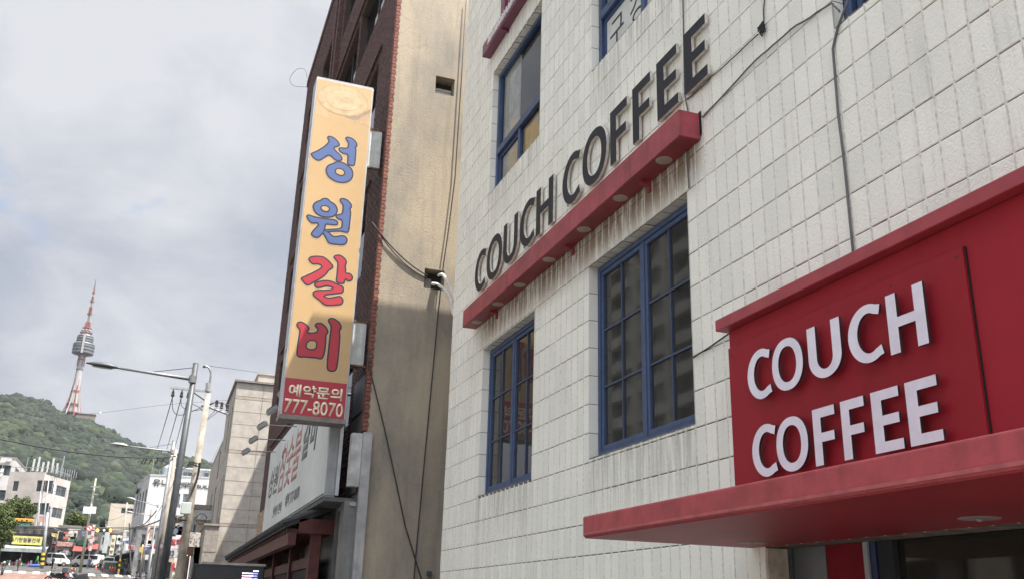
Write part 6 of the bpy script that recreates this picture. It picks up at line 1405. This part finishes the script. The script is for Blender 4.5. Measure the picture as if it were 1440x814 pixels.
# ================================================================== trees on the left, leaf by leaf
def leaf_crown(name, mats, parent, blobs, n, size, kind=True):
    """many small leaf faces spread through overlapping lobes, denser towards each lobe's shell"""
    B_ = np.array(blobs); w = B_[:, 3]**2; w = w/w.sum(); idx = rng.choice(len(B_), n, p=w)
    d = rng.normal(size=(n, 3)); d /= np.linalg.norm(d, axis=1)[:, None]; r = (.55+.45*rng.random(n)**.5)*B_[idx, 3]
    r *= 1+.16*np.sin(d[:, 0]*7+idx)+.12*np.sin(d[:, 2]*9+idx*2)
    c = B_[idx, :3]+d*r[:, None]*np.array([1, 1, .82]); a = rng.normal(size=(n, 3)); a /= np.linalg.norm(a, axis=1)[:, None]
    b = np.cross(a, d+rng.normal(size=(n, 3))*.5); b /= np.linalg.norm(b, axis=1)[:, None]+1e-9; s = size*(.6+.8*rng.random(n))[:, None]
    V = np.stack([c-a*s, c-b*s*.55, c+a*s, c+b*s*.55], 1).reshape(-1, 3); F = np.arange(4*n).reshape(-1, 4)
    o = np_mesh(name, V, F, mats, parent, rng.integers(0, len(mats), n)); return tag(o, kind='stuff')
LF = [mat('leaf_green', (.065, .105, .022), .7, var=.3, scale=1.5), mat('leaf_olive', (.12, .135, .03), .7, var=.3, scale=1.5), mat('leaf_dark', (.035, .06, .018), .7, var=.3, scale=1.5)]
BARK = mat('bark', (.09, .07, .055), .9, var=.3)
def tree(label, x, y, blobs, n, size, zb_=None):
    zb_ = ground(y) if zb_ is None else zb_; t = thing('street_tree', label, 'tree', (x, y, zb_)); c = np.array(blobs).mean(0)
    MB().tube([(x, y, zb_), (x+.1, y, zb_+(c[2]-zb_)*.5), (c[0], y, c[2])], [.22, .17, .08], 8).build('trunk', BARK, t, smooth=True)
    mb = MB()
    for b in blobs: mb.tube([(x+.1, y, zb_+(c[2]-zb_)*.5), ((x+b[0])/2, (y+b[1])/2, (zb_+b[2]*2)/3+.3), b[:3]], [.1, .06, .02], 6)
    mb.build('limbs', BARK, t, smooth=True); leaf_crown('crown', LF, t, blobs, n, size)
def kb(px, py, y, r): p = K(px, py, y); return (p.x, y, p.z, r)
tree('dark green tree in front of the corner block on the left', K(28, 760, 172).x, 172, [kb(32, 712, 172, 1.75), kb(40, 716, 172.5, 1.3), kb(22, 708, 172, 1.4), kb(14, 716, 171, 1.3), kb(38, 727, 172, 1.1), kb(26, 723, 172, 1.5), kb(18, 730, 172, 1.3), kb(33, 735, 172, 1.2)], 9000, .15)
tree('olive green tree cut off by the left edge beside the hardware stall', K(-6, 790, 130).x, 130, [kb(2, 722, 130, 1.3), kb(8, 735, 130, 1.2), kb(-8, 715, 130, 1.3), kb(3, 750, 130, 1.35), kb(-10, 740, 130, 1.5), kb(12, 748, 130, .8), kb(-4, 765, 130, .9), kb(12, 722, 130, .7)], 9000, .12)
tree('yellow green bush in front of the low white house', K(108, 745, 205).x, 205, [kb(106, 727, 205, 1.3), kb(112, 730, 205, 1.2), kb(100, 732, 205, 1.2), kb(117, 733, 205, 1.1)], 3500, .16, ground(205))

# ================================================================== the hill, its forest and the tower
us = [-.9, -.5, -.30, -.22, -.1615, -.1434, -.1241, -.1064, -.0975, -.0806, -.0629, -.0382, -.0066, .042, .09, .15, .3, .6]
kk = [.05, .11, .15, .176, .1830, .1848, .1820, .1735, .1695, .1690, .1600, .1480, .1365, .1295, .122, .11, .08, .04]
def ridge(u): return float(np.interp(u, us, kk))
def hill_z(u, r):
    t = max(0., (r-235)/(1700-235)); g0 = 7.5; zr = ridge(u)*1700
    z = g0*(1-t)+zr*(t**1.12 if t <= 1 else max(0, 1-(t-1)*1.5))
    if t > 0: z += 26*min(1, t*2.5)*(noise.noise(Vector((u*r/210, r/260, 0)))) * (1 if t < .82 else max(0, (1-t)/.18)) - 5
    return z
NU, NR = 150, 70; V = []; Us = np.concatenate([np.linspace(-.9, -.24, 20), np.linspace(-.23, .16, 110), np.linspace(.18, .6, 20)]); Rs = np.concatenate([np.linspace(225, 1700, 56), np.linspace(1730, 2600, 14)])
for r in Rs:
    for u in Us: V.append((u*r, r, hill_z(u, r)))
F = [(i*NU+j, i*NU+j+1, (i+1)*NU+j+1, (i+1)*NU+j) for i in range(NR-1) for j in range(NU-1)]
hl = np_mesh('hill', V, F, mat('hill_undergrowth', (.035, .055, .022), .95, var=.4, scale=.05), None, smooth=True); tag(hl, kind='structure')
# tree crowns: six lumpy shapes, thousands of copies joined into one forest
def lump(sub, seed):
    b = bmesh.new(); bmesh.ops.create_icosphere(b, subdivisions=sub, radius=1)
    for v in b.verts:
        n_ = noise.noise(v.co*1.7+Vector((seed*9, 0, 0)))*.42+noise.noise(v.co*4+Vector((0, seed*5, 0)))*.26; v.co *= 1+n_
        if v.co.z < 0: v.co.z *= .6
    V_ = np.array([v.co[:] for v in b.verts]); F_ = np.array([[v.index for v in f.verts] for f in b.faces]); b.free(); return V_, F_
FM = [mat('forest_mid_green', (.015, .027, .014), .9, var=.35, scale=.25, bump=.0), mat('forest_deep_green', (.008, .016, .010), .9, var=.35, scale=.25), mat('forest_light_green', (.028, .043, .018), .9, var=.3, scale=.25), mat('forest_dusty_green', (.042, .052, .034), .9, var=.3, scale=.25)]
VV, FF, MI = [], [], []; base = 0
lumps = {2: [lump(2, s) for s in range(6)], 3: [lump(3, s) for s in range(6)]}
cnt = 0
for _ in range(9500):
    r = math.sqrt(random.uniform(240**2, 1715**2)); u = random.uniform(-.205, .125)
    zz_ = hill_z(u, r); big = noise.noise(Vector((u*r/90, r/130, 3)))
    sc = random.uniform(4.2, 7.5) if r > 500 else random.uniform(2.2, 4.0)
    if r > 500 and random.random() < .08: sc *= 1.35
    V_, F_ = lumps[3 if r < 620 else 2][random.randrange(6)]
    a = random.uniform(0, 6.28); R2 = np.array([[math.cos(a), -math.sin(a), 0], [math.sin(a), math.cos(a), 0], [0, 0, 1]])
    q = (V_@R2.T)*np.array([sc, sc, sc*random.uniform(.85, 1.25)])+np.array([u*r, r, zz_+sc*.35])
    VV.append(q); FF.append(F_+base); base += len(V_); pr_ = random.random()
    k = 0 if pr_ < .5 else 1 if pr_ < .82 else 2 if pr_ < .96 else 3
    if big > .18 and random.random() < .6: k = 2 if random.random() < .7 else 0
    if big < -.18 and random.random() < .6: k = 1
    MI.append(np.full(len(F_), k))
fo = np_mesh('hill_forest', np.concatenate(VV), np.concatenate(FF), FM, None, np.concatenate(MI)); tag(fo, 'dense green forest covering the hill below the tower', 'forest', None, 'stuff')
# dark leafy spray on top of crowns so that outlines break up against the sky
n = 60000; r = np.sqrt(rng.uniform(250**2, 1710**2, n)); u = rng.uniform(-.2, .12, n)
zh = np.array([hill_z(a, b) for a, b in zip(u, r)]); c = np.stack([u*r, r, zh+rng.uniform(2, 8.5, n)*np.where(r > 500, 1, .5)], 1)
a = rng.normal(size=(n, 3)); a /= np.linalg.norm(a, axis=1)[:, None]; b = np.cross(a, rng.normal(size=(n, 3))); b /= np.linalg.norm(b, axis=1)[:, None]; s = (np.where(r > 500, 1.0, .45)*rng.uniform(.5, 1.2, n))[:, None]
V = np.stack([c-a*s, c-b*s*.7, c+a*s, c+b*s*.7], 1).reshape(-1, 3); o = np_mesh('hill_foliage', V, np.arange(4*n).reshape(-1, 4), FM, None, rng.integers(0, 3, n)); tag(o, 'loose leaf clumps over the forest crowns on the hill', 'forest', None, 'stuff')

TY = 1700; tbase = K(102.5, 583, TY); ttip = K(133.0, 393, TY); HT = ttip.z-tbase.z; TX = (tbase.x+ttip.x)/2; TZ = tbase.z-4
tw = thing('observation_tower', 'tall white and red communications tower with round observation deck on the hill', 'tower', (TX, TY, TZ))
TWH = mat('tower_white', (.34, .335, .33), .7, var=.05, scale=.05); TRD = mat('tower_red', (.27, .085, .075), .7, var=.1, scale=.05); TGR = mat('tower_deck_grey', (.13, .135, .14), .5, var=.1, scale=.1); TDK = mat('tower_deck_dark', (.08, .085, .09), .3)
H = HT+4
def seg(z0, z1, r0, r1, m, nm_, n=16): return MB().tube([(TX, TY, TZ+z0*H), (TX, TY, TZ+z1*H)], [r0, r1], n).build(nm_, m, tw)
# lattice-legged flared base around the shaft
seg(0, .20, 9.5, 6.0, TWH, 'shaft_base'); seg(.20, .44, 6.0, 4.6, TWH, 'shaft', 16)
for k in range(8):
    a = k*math.pi/4+.3
    mb = MB(); pts = []
    for i in range(9):
        z = i/8*.22; rr = 11*(1-i/8)**1.8+5.8; pts.append((TX+rr*math.cos(a), TY+rr*math.sin(a), TZ+z*H))
    mb.tube(pts, 1.0, 6); mb.build('buttress_leg', TWH if k % 2 else TRD, tw)
for z, rr, th in ((.03, 13, 1.0), (.09, 10, .9), (.18, 7.2, 1.6), (.335, 5.6, .9), (.405, 5.4, .8)):
    MB().tube([(TX, TY, TZ+z*H-th), (TX, TY, TZ+z*H+th)], rr, 20).build('platform_ring', TRD, tw)
for k in range(6):
    a = k*math.pi/3
    for z0, z1, m in ((.19, .27, TRD), (.36, .44, TRD)): MB().tube([(TX+5.6*math.cos(a), TY+5.6*math.sin(a), TZ+z0*H), (TX+5.0*math.cos(a), TY+5.0*math.sin(a), TZ+z1*H)], .7, 5).build('red_rib', m, tw)
# round deck: stacked floors wider in the middle
dz = [(.436, 9, 17.5, TGR), (.448, 18.5, 18.5, TGR), (.461, 18.0, 18.0, TDK), (.471, 18.8, 18.8, TGR), (.484, 18.2, 18.2, TDK), (.494, 18.8, 18.8, TGR), (.506, 18.2, 18.2, TDK), (.514, 18.6, 17, TGR), (.524, 14.0, 14, TDK), (.534, 14.6, 14.6, TGR), (.545, 14.0, 14.0, TDK), (.555, 14.6, 14.2, TGR), (.566, 13.2, 13.2, TDK), (.573, 13.8, 12.5, TGR), (.583, 9.0, 8.6, TWH)]
for i, (z, r0, r1, m) in enumerate(dz):
    z1 = dz[i+1][0] if i+1 < len(dz) else .60
    MB().tube([(TX, TY, TZ+z*H+.05), (TX, TY, TZ+z1*H)], [r0*.92, r1*.92], 32).build('deck_window_band' if m is TDK else 'deck_floor', m, tw)
MB().box((TX-1.7, TY-18.2, TZ+.44*H), (TX+1.5, TY-16.0, TZ+.575*H)).build('lift_shaft_strip', TWH, tw)
def mast(z0, z1, w0, w1, m):
    mb = MB(); n = 4; t_ = .16*w0+.25
    for k in range(4):
        a = math.pi/4+k*math.pi/2; mb.tube([(TX+w0*math.cos(a), TY+w0*math.sin(a), TZ+z0*H), (TX+w1*math.cos(a), TY+w1*math.sin(a), TZ+z1*H)], t_, 4)
    for i in range(n+1):
        f = i/n; w = w0+(w1-w0)*f; z = TZ+(z0+(z1-z0)*f)*H; P = [(TX+w*math.cos(math.pi/4+k*math.pi/2), TY+w*math.sin(math.pi/4+k*math.pi/2), z) for k in range(4)]
        for k in range(4):
            mb.tube([P[k], P[(k+1) % 4]], t_*.7, 4)
            if i < n:
                w2 = w0+(w1-w0)*(i+1)/n; z2 = TZ+(z0+(z1-z0)*(i+1)/n)*H; a = math.pi/4+((k+1) % 4)*math.pi/2; mb.tube([P[k], (TX+w2*math.cos(a), TY+w2*math.sin(a), z2)], t_*.6, 4)
    mb.tube([(TX, TY, TZ+z0*H), (TX, TY, TZ+z1*H)], [w0*.5, w1*.5], 6); mb.build('lattice_mast', m, tw)
for z0, z1, w0, w1, m in ((.60, .635, 6.5, 6, TWH), (.635, .675, 5.6, 4.8, TRD), (.675, .74, 4.2, 3.6, TWH), (.74, .79, 3.3, 2.9, TRD), (.79, .835, 2.7, 2.4, TWH), (.835, .87, 2.3, 2.0, TRD), (.87, .90, 1.8, 1.6, TWH), (.90, .94, 1.4, 1.1, TRD), (.94, 1.0, .8, .35, TGR)): mast(z0, z1, w0, w1, m)
for z, rr in ((.60, 10), (.635, 7.5), (.74, 4.6), (.835, 3.6), (.90, 2.6)): MB().tube([(TX, TY, TZ+z*H-.6), (TX, TY, TZ+z*H+.6)], rr, 12).build('mast_platform', TRD if z < .7 else TGR, tw)
for k in range(8):
    a = k*.785; MB().tube([(TX+6*math.cos(a), TY+6*math.sin(a), TZ+.61*H), (TX+8.5*math.cos(a), TY+8.5*math.sin(a), TZ+.62*H)], 1.2, 8).build('dish_antenna', TWH, tw)
vb = thing('hilltop_building', 'low brownish building among trees at the foot of the tower', 'building', (TX, TY-40, TZ))
MB().box((TX+12, TY-25, TZ-8), (TX+38, TY-10, TZ+3)).build('wall', mat('hilltop_wall', (.20, .165, .135), .8), vb); MB().box((TX+11, TY-26, TZ+3), (TX+39, TY-9, TZ+4)).build('roof', MATS['hilltop_wall'], vb)

# ================================================================== the far side of the street, mirrored in the window panes
ap = thing('apartment_tower', 'tall apartment tower across the street seen only as a reflection in the dark windows', 'building', (-42, 70, -1))
AW = mat('apartment_wall', (.27, .27, .25), .8, var=.1, scale=.2); AG = mat('apartment_glass', (.05, .06, .065), .1, var=.2, scale=.3)
MB().box((-52, 44, -2), (-38.6, 100, 95)).build('core', AG, ap)
mb = MB()
for i in range(31): z = 1+i*3.05; mb.box((-38.59, 44, z), (-37.6, 100, z+1.15))
for y in [44+j*7 for j in range(9)]: mb.box((-38.7, y-.5, -2), (-37.3, y+.5, 95))
tag(mb.build('balconies', AW, ap), kind='stuff'); mb = MB()
for y in [47.2+j*7 for j in range(8)]: mb.box((-38.58, y-1, -2), (-38.2, y+.6, 95))
tag(mb.build('wall_strips', AW, ap), kind='stuff')
ob2 = thing('opposite_building', 'plain pale building across the street, outside the picture', 'building', (-20, 20, -1.6))
MB().box((-30, 8, -2), (-19, 26, 12)).build('wall', mat('opposite_wall', (.55, .52, .47), .85, var=.15, scale=.5), ob2)
for i in range(4):
    for j in range(3): MB().box((-18.99, 10+i*4, 1.5+j*3.4), (-18.95, 12.4+i*4, 3.4+j*3.4)).build('window', AG, ob2)
MB().box((-30.1, 7.9, 12), (-18.9, 26.1, 12.3)).build('roof', MATS['grey_coping'], ob2)
HAZE = 0.00003
if HAZE:
    hz = MB().box((-2500, -300, -4), (2500, 2700, 700)).build('haze', []); hm = bpy.data.materials.new('haze_air'); hm.use_nodes = True; t = hm.node_tree; t.nodes.remove(t.nodes['Principled BSDF'])
    v = t.nodes.new('ShaderNodeVolumePrincipled'); v.inputs['Color'].default_value = (.80, .86, .95, 1); v.inputs['Density'].default_value = HAZE; v.inputs['Anisotropy'].default_value = .2
    t.links.new(v.outputs[0], t.nodes['Material Output'].inputs['Volume']); hz.data.materials.append(hm); tag(hz, kind='stuff')
    S.cycles.volume_bounces = 0
